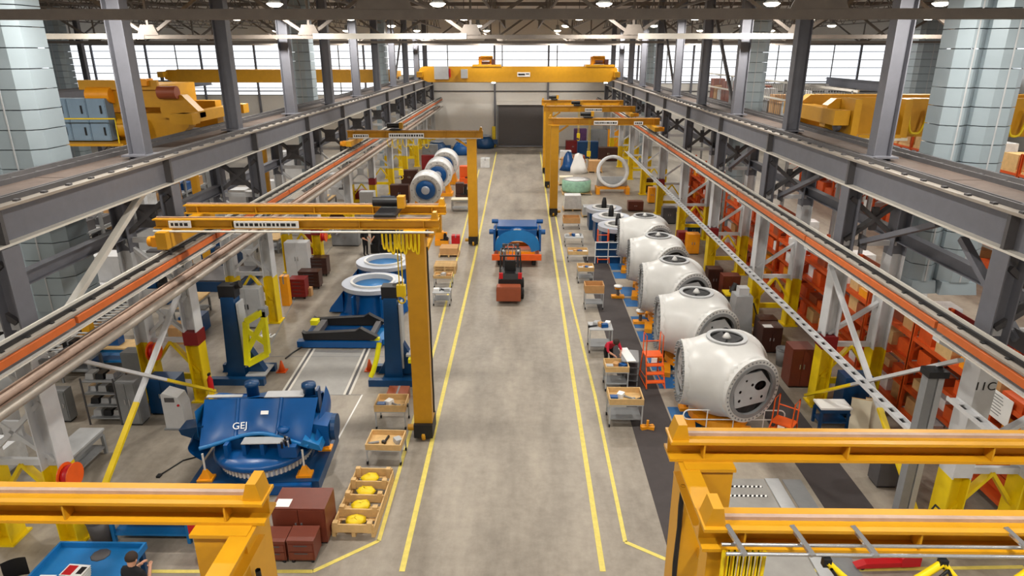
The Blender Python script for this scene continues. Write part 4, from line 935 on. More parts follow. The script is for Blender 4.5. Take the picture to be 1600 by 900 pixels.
def chest(lbl, px, py, w, d, h, m, rz=0, drawers=4, xy=None):
    x, y = xy if xy else G(px, py); t = thing('tool_chest', lbl, 'tool chest', (x, y+d/2, 0), rz)
    part(t, 'body', MB().b(-w/2, w/2, -d/2, d/2, .12, h), m); part(t, 'lid', MB().b(-w/2-.01, w/2+.01, -d/2-.01, d/2+.01, h, h+.04), m)
    for k in range(drawers):
        z0 = .16+k*(h-.2)/drawers; dr = part(t, 'drawer', MB().b(-w/2+.03, w/2-.03, -d/2-.02, -d/2, z0, z0+(h-.2)/drawers-.02), m); part(dr, 'handle', MB().b(-w/4, w/4, -d/2-.035, -d/2-.02, z0+(h-.2)/drawers-.06, z0+(h-.2)/drawers-.04), 'dark_steel')
    for a in (-1, 1):
        for b in (-1, 1): part(t, 'caster', MB().lathe([(.02, -.025), (.06, -.025), (.06, .025), (.02, .025)], 10, Matrix.Translation((a*(w/2-.08), b*(d/2-.08), .06)) @ Matrix.Rotation(R(90), 4, 'Y')), 'rubber')
    return t
def cart(lbl, px, py, w=.95, d=.75, h=.8, rz=0, tray='wood', wall=.2, items=3, short='cart', shelf=True, xy=None):
    x, y = xy if xy else G(px, py); t = thing('trolley_cart', lbl, 'cart', (x, y+d/2, 0), rz)
    for a in (-1, 1):
        for b in (-1, 1):
            part(t, 'leg', MB().b(a*(w/2-.03)-.02, a*(w/2-.03)+.02, b*(d/2-.03)-.02, b*(d/2-.03)+.02, .1, h), 'lt_grey')
            part(t, 'caster', MB().lathe([(.02, -.02), (.055, -.02), (.055, .02), (.02, .02)], 10, Matrix.Translation((a*(w/2-.03), b*(d/2-.03), .055)) @ Matrix.Rotation(R(90), 4, 'Y')), 'rubber')
    part(t, 'deck', MB().b(-w/2, w/2, -d/2, d/2, h, h+.03), 'lt_grey')
    if shelf: part(t, 'shelf', MB().b(-w/2+.03, w/2-.03, -d/2+.03, d/2-.03, .25, .28), 'mid_grey')
    if tray:
        e = .03; tr = part(t, 'tray', MB().b(-w/2, w/2, -d/2, d/2, h+.03, h+.05), tray)
        part(tr, 'board', MB().b(-w/2, w/2, -d/2, -d/2+e, h+.05, h+.05+wall), tray); part(tr, 'board', MB().b(-w/2, w/2, d/2-e, d/2, h+.05, h+.05+wall), tray)
        part(tr, 'board', MB().b(-w/2, -w/2+e, -d/2+e, d/2-e, h+.05, h+.05+wall), tray); part(tr, 'board', MB().b(w/2-e, w/2, -d/2+e, d/2-e, h+.05, h+.05+wall), tray)
    IT = [('white_block', 'white part', 'paper'), ('grey_pipe', 'grey pipe', 'mid_grey'), ('black_tool', 'black tool', 'black'), ('pale_panel', 'pale panel', 'lt_grey'), ('brown_carton', 'small carton', 'cardboard'), ('blue_bin', 'small blue bin', 'blue')]
    for k in range(items):
        nm, ll, m = IT[(k+int(px)) % 6]; a = -w/2+.16+(w-.32)*k/max(items-1, 1); b = (-.14, .12, 0)[k % 3]*d
        q = MB()
        if 'pipe' in nm or 'tool' in nm: q.tube((-.15, -.04, .035), (.15, .06, .035), .035, 8); q.b(-.2, -.13, -.09, .03, 0, .08)
        else: q.taper(-.13, .13, -.1, .1, 0, .14, .92)
        o = q.build(nm, m); o.location = (x+a*math.cos(rz)-b*math.sin(rz), y+d/2+a*math.sin(rz)+b*math.cos(rz), h+.05 if tray else h+.03); o.rotation_euler = (0, 0, rz+k*1.1)
        tag(o, '%s lying %s %s' % (ll, 'in' if tray else 'on', short), 'part', 'loose parts on carts')
    return t
def box(lbl, px, py, w, d, h, m='cardboard', rz=0, z=0, xy=None, name='carton', cat='carton', group=None):
    x, y = xy if xy else G(px, py); t = thing(name, lbl, cat, (x, y+(d/2 if not xy else 0), z), rz, group)
    part(t, 'body', MB().b(-w/2, w/2, -d/2, d/2, 0, h), m); part(t, 'tape', MB().b(-.03, .03, -d/2-.002, d/2+.002, h*.75, h+.003), 'wood' if m == 'cardboard' else 'mid_grey'); return t
def pallet_geo(t, w, d, z=0):
    bd = MB().b(-w/2, w/2, -.05, .05, 0, .022).mesh('board'); bd.materials.append(MM('wood')); n = 6
    for k in range(n): part(t, 'board', bd, loc=(0, -d/2+.06+k*(d-.12)/(n-1), z+.115))
    rn = MB().b(-.045, .045, -d/2, d/2, 0, .115).mesh('runner'); rn.materials.append(MM('wood'))
    for x in (-w/2+.05, 0, w/2-.05): part(t, 'runner', rn, loc=(x, 0, z))
def bin_(lbl, px, py, r, h, m, xy=None):
    x, y = xy if xy else G(px, py); t = thing('waste_bin', lbl, 'bin', (x, y, 0))
    part(t, 'body', MB().lathe([(r*.8, 0), (r, h), (r*.93, h), (r*.75, .05), (.0001, .05)], 20), m); part(t, 'rim', MB().ring(r*.94, r*1.05, h-.04, h+.02, 20), m); part(t, 'liner', MB().lathe([(r*.9, h*.8), (.0001, h*.75)], 16), 'plastic_wrap'); return t
def bench(lbl, px, py, w, d, h, m, topm, rz=0, xy=None):
    x, y = xy if xy else G(px, py); t = thing('work_bench', lbl, 'bench', (x, y+d/2, 0), rz)
    part(t, 'top', MB().b(-w/2, w/2, -d/2, d/2, h-.06, h), topm); part(t, 'apron', MB().b(-w/2+.04, w/2-.04, -d/2+.04, d/2-.04, h-.2, h-.06), m); part(t, 'lower_shelf', MB().b(-w/2+.04, w/2-.04, -d/2+.04, d/2-.04, .2, .26), m)
    for a in (-1, 1):
        for b in (-1, 1): part(t, 'leg', MB().b(a*(w/2-.06)-.04, a*(w/2-.06)+.04, b*(d/2-.06)-.04, b*(d/2-.06)+.04, 0, h-.2), m)
    return t
def rack(lbl, x, y, L, depth, levels, m='rack_orange', back=None, rz=0, deck='wood'):
    t = thing('pallet_rack', lbl, 'rack', (x, y, 0), rz); H = levels[-1]+.9     # length along local y
    for b in (-L/2, L/2):
        for a in (-depth/2, depth/2): part(t, 'upright', MB().b(a-.05, a+.05, b-.05, b+.05, 0, H), m)
        br = MB(); z = .2
        while z+.7 < H: br.bar((-depth/2, b, z), (depth/2, b, z+.7), .04); z += .7
        part(t, 'frame_lacing', br, m)
    for z in levels:
        for a in (-depth/2, depth/2): part(t, 'beam', MB().b(a-.03, a+.03, -L/2+.05, L/2-.05, z-.12, z), m)
        part(t, 'deck', MB().b(-depth/2+.03, depth/2-.03, -L/2+.05, L/2-.05, z-.03, z), deck)
    if back: part(t, 'back_panel', MB().b(depth/2+.05, depth/2+.07, -L/2, L/2, .1, H), back)
    return t
def rolling_ladder(lbl, px, py, rz=0, h=1.1, m='orange'):
    x, y = G(px, py); t = thing('rolling_ladder', lbl, 'ladder', (x, y, 0), rz)
    for a in (-.32, .32):
        part(t, 'side_frame', MB().path([(a, -.55, .05), (a*.9, -.1, h), (a*.9, .35, h), (a, .5, .05)], .025, 6), m); part(t, 'brace', MB().tube((a, -.4, .4), (a, .45, .3), .018, 6).tube((a, -.5, .08), (a, .5, .08), .02, 6), m)
        part(t, 'hand_rail', MB().path([(a*.9, -.1, h), (a*.9, -.05, h+.75), (a*.9, .35, h+.75), (a*.9, .35, h)], .02, 6), m)
    part(t, 'platform', MB().b(-.3, .3, -.1, .38, h-.03, h+.02), m)
    for k in range(1, 4): part(t, 'step', MB().b(-.3, .3, -.55+k*.12-.1, -.55+k*.12+.12, h*k/4-.02, h*k/4+.01), m)
    part(t, 'cross_rail', MB().tube((-.29, .35, h+.4), (.29, .35, h+.4), .02, 6), m)
    part(t, 'notice', MB().b(-.1, .1, -.12, -.105, h-.22, h-.04), 'paper'); return t
# ============================================================ LEFT SIDE OF AISLE
# long slatted crate with yellow bags
x0, y0 = G(560, 838); x1, y1 = G(585, 750); cx, cy = (G(559, 838)[0]+G(581, 750)[0])/2, (y0+y1)/2
t = thing('wooden_crate', 'long pale wooden crate on pallets beside yellow aisle line', 'crate', (cx, cy, 0), R(-1)); pallet_geo(t, 1.05, 2.3)
for a in (-.5, .5): part(t, 'side_board', MB().b(a-.015, a+.015, -1.15, 1.15, .14, .3), 'wood')
for b in (-1.14, -.57, 0, .57, 1.14): part(t, 'cross_board', MB().b(-.5, .5, b-.02, b+.02, .14, .36), 'wood')
for b in (-1.1, -.5, .05, .6, 1.1): part(t, 'corner_block', MB().b(-.48, -.36, b-.08, b+.04, .14, .42), 'wood'); part(t, 'corner_block', MB().b(.34, .46, b-.08, b+.04, .14, .42), 'wood')
for k in range(4):
    o = MB().ball((0, 0, .11), .25, .2, .09, 12, 7).jit(.028, k).build('yellow_bag', 'safety_yellow'); o.location = (cx-.03, cy-.85+k*.57, .14); tag(o, 'crumpled yellow bag in the wooden crate, %s cell from camera' % ORD[k], 'bag', 'yellow bags in the crate')
cart('steel trolley with shallow wooden tray, nearest on left of aisle', 601, 727, 1.0, .8, .45, R(-2), 'wood', .16, 3, 'wooden tray of trolley next to the long crate', False)
cart('steel trolley with deep wooden tray below the rust brown box', 611, 672, .95, .75, .6, 0, 'wood', .2, 4, 'wooden tray of trolley below rust brown box', False)
box('rust brown metal box standing left of yellow gantry leg', 621, 632, .68, .55, .4, 'rust', name='metal_box', cat='box')
cabinet('large reddish brown cabinet with white paper on top, by lower left gantry', 472, 850, 1.25, .8, 1.0, 'brown', 0, 2, top='paper')
chest('low reddish brown chest in front of large brown cabinet, right one', 473, 882, .6, .5, .62, 'brown', 0, 2)
chest('low reddish brown chest in front of large brown cabinet, left one', 432, 882, .5, .5, .6, 'brown', 0, 2)
# red rounded cabinet
x, y = G(335, 864); t = thing('red_cabinet', 'red machine cabinet with papers on top near lower left gantry beam', 'cabinet', (x, y+.4, 0))
part(t, 'body', MB().b(-.4, .5, -.35, .35, 0, .55), 'red'); part(t, 'hood', MB().prism([(-.5, .55), (.5, .55), (.5, .95), (.4, 1.02), (-.4, 1.02), (-.5, .95)], -.42, .4), 'red'); part(t, 'base_skirt', MB().b(-.5, -.4, -.3, .3, 0, .5), 'lt_grey')
part(t, 'notice', MB().b(-.3, -.08, -.43, -.421, .68, .9), 'paper'); part(t, 'paper_sheet', MB().b(.1, .4, -.2, .0, 1.02, 1.03), 'paper'); part(t, 'paper_sheet', MB().b(-.2, .0, -.05, .15, 1.02, 1.03), 'amber'); part(t, 'knob', MB().tube((.25, -.42, .75), (.25, -.46, .75), .04, 8), 'black')
bench('blue steel bench with wooden top between bin and red cabinet', 237, 850, 1.9, .7, .75, 'sky_blue', 'wood')
bin_('dark grey waste bin beside blue bench', 162, 846, .27, .7, 'dark_steel')
for k, (a, m, n) in enumerate(((-.3, 'bright_yellow', 'yellow rag bundle'), (.55, 'red', 'red tool case'))):
    x, y = G(237, 850); o = MB().taper(-.14, .14, -.1, .1, 0, .12, .7).build('bench_item', m); o.location = (x+a, y+.35, .75); tag(o, '%s on the blue bench' % n, 'tool')
# blue table bottom left with catalogue stack
xt, yt = G(118, 905, .8); t = thing('blue_table', 'bright blue table with raised rim at lower left corner', 'table', (xt, yt+.2, 0))
part(t, 'top', MB().b(-.95, .95, -1.0, .8, .74, .8), 'sky_blue')
for a, b, c, d_ in ((-.95, -.9, -1, .8), (.9, .95, -1, .8), (-.9, .9, .75, .8)): part(t, 'rim', MB().b(a, b, c, d_, .8, .9), 'sky_blue')
for a in (-.85, .85):
    for b in (-.9, .7): part(t, 'leg', MB().b(a-.05, a+.05, b-.05, b+.05, 0, .74), 'deep_blue')
for k in range(4):
    o = thing('catalogue', 'thick catalogue with red and white cover on blue table, %s from the bottom' % ORD[k], 'book', (xt+.05+.01*k, yt-.05, .8+k*.07), R(8-4*k), 'stack of catalogues'); part(o, 'pages', MB().b(-.22, .22, -.15, .15, .004, .062), 'cream'); c_ = part(o, 'cover', MB().b(-.23, .23, -.16, .16, .062, .07), 'paper'); part(c_, 'red_print', MB().b(-.2, .0, -.14, .12, .07, .072), 'red'); part(c_, 'black_print', MB().b(.08, .2, -.1, .1, .07, .072), 'black')
o = MB().b(-.17, .17, -.2, .2, 0, .012).build('paper_folder', 'paper'); o.location = (xt-.62, yt-.1, .8); tag(o, 'white framed sheet lying at left side of blue table', 'paper')
o = MB().lathe([(.2, 0), (.18, .02), (.0001, .022)], 9).build('dark_rag', 'dark_steel'); o.location = (xt+.1, yt+.7, .8); tag(o, 'dark grey rag on the blue table near its far rim', 'rag')
# machine edge at the left border
x, y = G(8, 905, .8); t = thing('black_chair', 'black office chair at lower left border', 'chair', (x+.1, y+.1, 0), R(30)); part(t, 'seat', MB().b(-.24, .24, -.24, .24, .42, .5), 'black'); part(t, 'backrest', MB().grid(lambda u, v: (-.22+.44*u, .24+.06*math.sin(math.pi*u), .55+.45*v), 8, 4), 'black'); part(t, 'post', MB().tube((0, 0, .08), (0, 0, .42), .03), 'dark_steel')
for k in range(5): part(t, 'foot', MB().bar((0, 0, .08), (.26*math.cos(k*1.257), .26*math.sin(k*1.257), .04), .04), 'black')
# controls and cabinets under the left columns
x, y = G(277, 670); t = thing('control_console', 'white slanted control console standing left of blue casting', 'console', (x, y+.2, 0)); part(t, 'body', MB().prism([(-.3, 0), (.3, 0), (.3, .8), (.2, 1.1), (-.25, 1.25), (-.3, 1.2)], -.25, .25), 'white_paint'); part(t, 'panel', MB().b(-.2, .1, -.26, -.25, .95, 1.1), 'dark_steel'); part(t, 'button', MB().tube((.2, -.25, .85), (.2, -.28, .85), .04, 8), 'red'); part(t, 'base', MB().b(-.35, .6, -.3, .3, 0, .05), 'mid_grey')
cabinet('tall blue cabinet between yellow column feet on the left', 277, 640, .95, .6, 1.25, 'deep_blue', xy=(-11.35, 18.75))
cabinet('white electrical cabinet below pale column lacing, left', 412, 508, 1.15, .5, 1.75, 'lt_grey', 0, 2, name='electrical_cabinet', xy=(-11.4, 25.85))
cabinet('white electrical cabinet farther back on left, beside dark tool benches', 468, 425, 1.15, .6, 1.9, 'white_paint', 0, 2, name='electrical_cabinet', xy=(-11.4, 32.4))
box('orange column guard block beside white electrical cabinet', 447, 478, .35, .35, 1.4, 'amber', name='column_guard', cat='guard')
chest('dark red tool chest behind the orange guard block', 466, 468, .75, .6, .95, 'dark_red')
chest('dark brown tool chest with clutter, left of aisle of blue rings', 484, 452, 1.0, .6, .85, 'dark_brown')
box('small carton on floor by dark brown chest', 482, 463, .3, .3, .4)
chest('second dark brown tool chest, farther along left row', 497, 432, 1.0, .6, .95, 'dark_brown')
cabinet('dark red locker with yellow curtain front on left', 490, 405, .9, .6, 1.7, 'dark_red')
cabinet('grey control cabinet on column at far left with label plates', 98, 660, .55, .35, 1.1, 'mid_grey', 0, 1, xy=None)
cabinet('grey steel cabinet behind white and yellow strut, left', 208, 665, .6, .5, 1.5, 'mid_grey', 0, 2)
cabinet('second grey steel cabinet near yellow feet, left', 215, 610, .7, .5, 1.4, 'mid_grey', 0, 1)
# open steel shelf with pipe stock
x, y = G(165, 665); t = thing('wire_shelf', 'open metal shelf full of black and silver parts, left of yellow strut', 'shelf', (x, y+.4, 0))
for a in (-.5, .5):
    for b in (-.35, .35): part(t, 'post', MB().b(a-.02, a+.02, b-.02, b+.02, 0, 1.6), 'dark_steel')
for k in range(4): part(t, 'shelf', MB().b(-.5, .5, -.35, .35, .2+k*.42, .23+k*.42), 'mid_grey')
for k in range(4):
    for q in range(3):
        o = MB().taper(-.13, .13, -.2, .2, 0, .18, .85).build('metal_part', ('lt_grey', 'black', 'chrome')[(k+q) % 3]); o.location = (x-.32+.32*q, y+.4, .23+.42*k); tag(o, '%s part on %s shelf from the floor, %s on the open metal shelf' % (('grey', 'black', 'silver')[(k+q) % 3], ORD[k], ('left', 'middle', 'right')[q]), 'part', 'parts on open metal shelf')
bench('light workbench with pinkish boards in left bay', 170, 575, 2.2, .8, .8, 'sky_blue', 'wood', 0)
bench('dark workbench with computer in left bay', 112, 590, 1.5, .8, .8, 'mid_grey', 'lt_grey', 0)
box('blue part on pinkish workbench', 0, 0, .6, .4, .3, 'blue', xy=(G(175, 575)[0], G(175, 575)[1]+.4), z=.8, name='blue_part', cat='part')
box('black computer box on dark workbench', 0, 0, .4, .4, .5, 'black', xy=(G(112, 590)[0], G(112, 590)[1]+.4), z=.8, name='computer', cat='computer')
def hose_reel(lbl, x, y, z, m, r=.3, face=0):
    t = thing('hose_reel', lbl, 'hose reel', (x, y, z)); M = Matrix.Rotation(face, 4, 'Z') @ Matrix.Rotation(R(90), 4, 'Y')
    part(t, 'flange', MB().lathe([(.0001, -.12), (r, -.12), (r, -.1), (.0001, -.1)], 20, M, False), m); part(t, 'flange', MB().lathe([(.0001, .1), (r, .1), (r, .12), (.0001, .12)], 20, M, False), m); part(t, 'hose', MB().lathe([(r*.75, -.1), (r*.85, 0), (r*.75, .1)], 20, M), 'red' if m != 'red' else 'black'); part(t, 'bracket', MB().b(-.16, .0, -.05, .05, -.06, .06), 'mid_grey')
hose_reel('orange hose reel on nearest left yellow column foot', -10.18, 12.75, 1.95, 'orange', .3)
hose_reel('orange hose reel on second left yellow column foot, rear leg', -11.8, 19.5, 1.9, 'orange', .3)
hose_reel('orange hose reel on fourth left column', -10.18, 33.3, 2.0, 'orange', .28)
t = thing('fire_extinguisher', 'small red fire extinguisher at yellow column foot beside blue fixture', 'fire extinguisher', (-10.2, 19.6, .45)); part(t, 'bottle', MB().lathe([(.08, 0), (.09, .05), (.09, .4), (.04, .5), (.03, .55)], 14), 'red'); part(t, 'valve', MB().b(-.03, .03, -.06, .06, .55, .62), 'black')
for i, (px, py) in enumerate(((441, 580), (578, 578))):
    x, y = G(px, py); o = thing('traffic_cone', 'small orange floor cone, %s of the rail tracks' % ('left' if i == 0 else 'right'), 'cone', (x, y, 0)); part(o, 'cone', MB().lathe([(.13, .03), (.03, .42), (.0001, .43)], 14), 'orange'); part(o, 'base', MB().b(-.17, .17, -.17, .17, 0, .03), 'orange')
t = thing('cable_coil', 'thin black cable lying on floor left of blue casting', 'cable', (*G(315, 705), 0)); part(t, 'cable', MB().path([(0, .8, .02), (.1, .4, .02), (-.2, .1, .02), (.2, -.2, .02), (-.3, -.5, .02), (-.6, -1.2, .02)], .02, 6), 'black'); part(t, 'plug', MB().b(-.65, -.55, -1.32, -1.18, 0, .06), 'black')
t = thing('rag_heap', 'heap of pale straps on floor by white electrical cabinet', 'straps', (*G(415, 527), 0))
for k in range(4): part(t, 'strap', MB().path([(-.3+.1*k, -.1, .03), (-.1+.1*k, .1, .1), (.1+.05*k, -.05, .04), (.3, .12*k-.1, .03)], .03, 6), 'paper')
# blue platform and presses in left bay, seen past the columns
x, y = G(345, 452); t = thing('machine_bed', 'dark blue flat machine bed in left bay', 'machine', (x, y+.8, 0)); part(t, 'bed', MB().b(-1.2, 1.2, -1.2, 1.2, 0, .5), 'deep_blue'); part(t, 'table', MB().b(-1.15, 1.15, -1.15, 1.15, .5, .58), 'dark_steel')
def machine(lbl, px, py, w, d, h, m, m2='dark_steel', xy=None):
    x, y = xy if xy else G(px, py); t = thing('machine_tool', lbl, 'machine', (x, y+d/2, 0)); part(t, 'base', MB().b(-w/2, w/2, -d/2, d/2, 0, h*.4), m); part(t, 'column', MB().b(-w/2, w*.1, -d*.2, d/2, h*.4, h), m); part(t, 'spindle', MB().tube((w*.25, 0, h*.45), (w*.25, 0, h*.9), w*.12, 12), m2); part(t, 'arm', MB().b(-w*.1, w*.4, -d*.12, d*.12, h*.8, h*.95), m); part(t, 'control_panel', MB().b(w*.3, w*.5, -d/2-.05, -d/2, h*.45, h*.7), m2); part(t, 'table', MB().b(-w*.1, w/2, -d/2, d/2, h*.4, h*.45), m2)
machine('blue machine tool behind left columns above machine bed', 345, 415, 2.0, 1.4, 2.2, 'deep_blue')
machine('dark machine with black bed behind the blue ring castings', 612, 396, 2.4, 1.2, 1.3, 'black', 'dark_steel')
machine('white machine tool in left bay beyond the pink trough', 180, 470, 2.2, 1.6, 2.0, 'white_paint')
machine('pale machine tool at far left of left bay', 240, 420, 2.4, 1.6, 2.2, 'lt_grey')
machine('white machine tool farther along left bay', 380, 350, 2.0, 1.6, 2.2, 'white_paint')
machine('grey machine tool at the back of left bay', 330, 320, 2.4, 1.6, 2.4, 'mid_grey')
machine('white machine tool seen past left grey columns, farther back', 455, 280, 2.4, 1.6, 2.4, 'white_paint')
# red/wood goods row along the aisle under the far gantry
AL = [('red plastic bin at left aisle edge right of gantry festoon', 712, 381, 'bin'), ('flat cardboard load on pallet at left aisle edge', 701, 402, 'pal'), ('wooden pallet stack at left aisle edge below cardboard load', 695, 428, 'pal2'), ('pallet with yellowish parts at left aisle edge', 692, 450, 'cart'), ('cart of grey parts at left aisle edge behind gantry leg', 690, 478, 'cart2'), ('yellow pump unit at left aisle edge behind gantry festoon', 690, 384, 'pump'), ('table with pale top between generators and far gantry leg', 719, 331, 'bench'), ('orange machine on left aisle edge beyond far gantry leg', 729, 290, 'box'), ('pink wrapped load at left aisle edge far away', 758, 262, 'box2'), ('dark machine by the generators right side', 722, 316, 'mach')]
for lbl, px, py, k in AL:
    if k == 'bin': box(lbl, px, py, .5, .4, .5, 'red', name='plastic_bin', cat='bin')
    elif k in ('pal', 'pal2'):
        x, y = G(px, py); t = thing('loaded_pallet', lbl, 'pallet', (x, y+.5, 0)); pallet_geo(t, 1.15, 1.0)
        if k == 'pal': part(t, 'load', MB().b(-.5, .5, -.45, .45, .14, .5), 'cardboard')
        else: pallet_geo(t, 1.15, 1.0, .14); pallet_geo(t, 1.15, 1.0, .28)
    elif k == 'cart': cart(lbl, px, py, .9, .7, .45, 0, 'wood', .12, 3, 'pallet cart at left aisle edge', False)
    elif k == 'cart2': cart(lbl, px, py, .8, .7, .6, 0, None, .12, 4, 'grey parts cart behind gantry leg')
    elif k == 'pump': machine(lbl, px, py, .8, .6, .8, 'amber', 'black')
    elif k == 'bench': bench(lbl, px, py, 1.3, .8, .9, 'lt_grey', 'cream')
    elif k == 'box': machine(lbl, px, py, 1.2, 1.0, 1.6, 'orange', 'dark_brown')
    elif k == 'mach': machine(lbl, px, py, 1.0, .9, 1.4, 'dark_brown', 'black')
    else: box(lbl, px, py, .9, .9, .9, 'plastic_wrap', name='wrapped_load', cat='load')
# far left row of blue castings and yellow posts
for k, (px, py, m) in enumerate(((682, 243, 'deep_blue'), (722, 243, 'blue'), (757, 233, 'deep_blue'))):
    x, y = G(px, py); t = thing('blue_casting', 'blue casting far down the left row, %s from the left' % ORD[k], 'casting', (x, y+1, 0), group='far blue castings'); t.scale = (.8, .8, 1); part(t, 'body', MB().lathe([(1.3, 0), (1.5, .5), (1.1, 1.1), (.8, 1.4), (.0001, 1.42)], 20), m); part(t, 'arm', MB().b(.8, 1.9, -.3, .3, .5, 1.0), m); part(t, 'top_ring', MB().ring(.5, .9, 1.38, 1.5, 24), 'ring_grey')
for k, (px, py, m, w, h) in enumerate(((560, 330, 'dark_red', 1.2, 1.5), (575, 340, 'white_paint', 1.0, 1.8), (625, 318, 'dark_brown', 1.4, 1.4), (605, 335, 'deep_blue', 1.0, 1.2), (525, 360, 'dark_brown', 1.6, 1.2), (640, 290, 'dark_brown', 1.4, 1.3), (672, 266, 'dark_red', 1.6, 1.4), (672, 250, 'mid_grey', 1.6, 1.6), (540, 385, 'mid_grey', 1.6, 1.0))):
    cabinet('%s cabinet in the left equipment row, %s counted by depth order list' % ({'dark_red': 'dark red', 'white_paint': 'white', 'dark_brown': 'dark brown', 'deep_blue': 'blue', 'mid_grey': 'grey'}[m], ORD[k]), px, py, w, .7, h, m)
FIXL = ['beside white electrical cabinet under second pale lacing', 'with bright top, left of the generators', 'under the generators cradle', 'low, next to pale cabinet by generators', 'behind yellow column foot near pile of rods', 'behind generators, left side', 'far behind generators', 'farthest, close to end wall', 'low, holding the pile of rods']
for o, f in zip([o for o in COL.objects if o.get('label', '').endswith('depth order list')], FIXL): o['label'] = o['label'].split(' cabinet')[0]+' cabinet '+f
# pile of rods
x, y = G(535, 388); t = thing('rod_bundle', 'stack of grey metal rods beside left yellow column far from camera', 'rods', (x, y+.5, 1.0))
for k in range(14): part(t, 'rod', MB().tube((-.6+.09*(k % 7), -1.3+.1*(k % 3), .06+.1*(k//7)), (-.5+.09*(k % 7), 1.3+.12*(k % 4), .1+.1*(k//7)), .04, 6), 'chrome' if k % 2 else 'mid_grey')
# ============================================================ RIGHT SIDE OF AISLE
CR = [('nearest trolley cart with wooden tray of white parts, right of aisle', 977, 668, 1.05, .8, .75, 'wood', 4, 'tray of nearest right trolley'), ('trolley cart with carton tray beside person in red', 963, 612, .8, .7, .7, 'wood', 3, 'tray of trolley beside person in red'), ('grey parts trolley with black and white pieces, right of aisle', 938, 552, .9, .8, .95, None, 5, 'grey parts trolley'), ('trolley carrying one brown carton, right of aisle', 928, 484, .85, .7, .75, 'cardboard', 1, 'trolley with brown carton'), ('trolley with mixed pale parts, right of aisle', 915, 443, .8, .8, .6, 'wood', 4, 'trolley of mixed pale parts'), ('low trolley with wood frame and papers, right of aisle', 903, 410, 1.1, .8, .4, 'wood', 4, 'low trolley with papers'), ('trolley with bundle of silver tubes, right of aisle', 897, 385, 1.1, .9, .5, None, 5, 'trolley of silver tubes'), ('low pallet trolley with tan carton, far right of aisle', 893, 358, 1.1, .9, .35, 'cardboard', 2, 'low trolley with tan carton')]
for lbl, px, py, w, d, h, tr, n, sh in CR: cart(lbl, px, py, w, d, h, 0, tr, .18 if tr != 'cardboard' else .34, n, sh, h > .55)
x, y = G(984, 600); t = thing('grey_cart', 'grey cart with white board on it, next to orange ladder', 'cart', (x, y+.3, 0), R(-8))
for k in range(3): part(t, 'shelf', MB().b(-.3, .3, -.5, .5, .2+.25*k, .23+.25*k), 'dark_steel')
for a in (-.28, .28):
    for b in (-.46, .46): part(t, 'post', MB().b(a-.02, a+.02, b-.02, b+.02, 0, .95), 'mid_grey')
part(t, 'deck', MB().b(-.3, .3, -.5, .5, .92, .95), 'mid_grey')
o = MB().b(-.16, .16, -.55, .55, 0, .03).build('white_board', 'paper'); o.location = (x-.1, y+.35, .95); o.rotation_euler = (0, 0, R(8)); tag(o, 'long white board lying on grey cart beside orange ladder', 'board')
rolling_ladder('orange rolling ladder between carts and second hub', 1018, 598, R(4), 1.05)
rolling_ladder('orange rolling ladder standing right of nearest hub', 1218, 694, R(-40), .7)
rolling_ladder('orange rolling ladder beside blue rack, far right of aisle', 941, 408, R(0), 1.0)
t = thing('floor_clamp', 'yellow lifting clamp lying on dark mat by oval rail', 'clamp', (*G(1012, 672), 0)); part(t, 'jaw', MB().bar((-.2, 0, .06), (.2, .15, .06), .1, .1), 'amber'); part(t, 'jaw', MB().bar((-.2, .15, .06), (.2, 0, .06), .1, .1), 'amber'); part(t, 'pin', MB().tube((0, .07, 0), (0, .07, .3), .04), 'amber')
for k, (px, py) in enumerate(((1075, 640), (1035, 562), (1000, 505), (965, 465))):
    t = thing('support_jack', 'amber support jack left of %s hub from camera' % ORD[k], 'jack', (*G(px, py), 0), group='amber support jacks'); part(t, 'base', MB().b(-.3, .3, -.15, .15, 0, .12), 'amber'); part(t, 'screw', MB().tube((0, 0, .1), (0, 0, .5), .07), 'dark_steel'); part(t, 'saddle', MB().b(-.15, .15, -.12, .12, .45, .55), 'amber')
    part(t, 'cap', MB().lathe([(.0001, .55), (.2, .55), (.2, .6), (.0001, .6)], 16), 'paper')
# cabinets along right wall line
t = thing('machine_tower', 'pale grey tapered machine tower beside yellow column, right', 'machine', (8.95, 25.3, 0)); part(t, 'body', MB().taper(-.42, .42, 0, .9, 0, 1.7, .78), 'lt_grey'); part(t, 'cap', MB().b(-.2, .2, .25, .65, 1.7, 2.0), 'white_paint'); part(t, 'cable', MB().path([(.4, .2, 1.4), (.6, .1, .8), (.5, 0, .1)], .03), 'black')
cabinet('dark brown tool cabinet with paper on top, right of hubs', 1203, 552, .75, .7, 1.05, 'dark_brown', 0, 2, top='paper')
cabinet('dark brown tool cabinet just behind the one with paper, right', 1197, 536, .7, .6, 1.0, 'dark_brown')
bin_('dark grey round waste bin beside dark brown cabinet, right', 1221, 570, .26, .65, 'mid_grey')
cabinet('tall reddish brown cabinet left of second right yellow column', 1248, 606, .75, .7, 1.45, 'brown')
cabinet('tall blue cabinet right of second right yellow column', 1310, 648, .9, .6, 1.4, 'deep_blue', 0, 1, xy=(10.55, 18.9))
t = bench('blue bench with white top before blue cabinet, right', 1302, 672, .95, .6, .75, 'deep_blue', 'paper')
for k, px in enumerate((1340, 1362)):
    x, y = G(px, 678); t = thing('leaning_panel', 'cream board leaning by the racks, %s one' % ('left' if k == 0 else 'right'), 'panel', (x, y, 0), R(-20)); part(t, 'board', MB().bar((0, 0, 0), (0, .35, 1.0), .55, .03), 'cream'); part(t, 'edge_trim', MB().bar((0, .35, 1.0), (0, .355, 1.02), .56, .035), 'wood')
cabinet('dark grey slab cabinet standing alone behind right gantry beam', 1385, 763, .55, .5, 1.5, 'dark_steel', 0, 1)
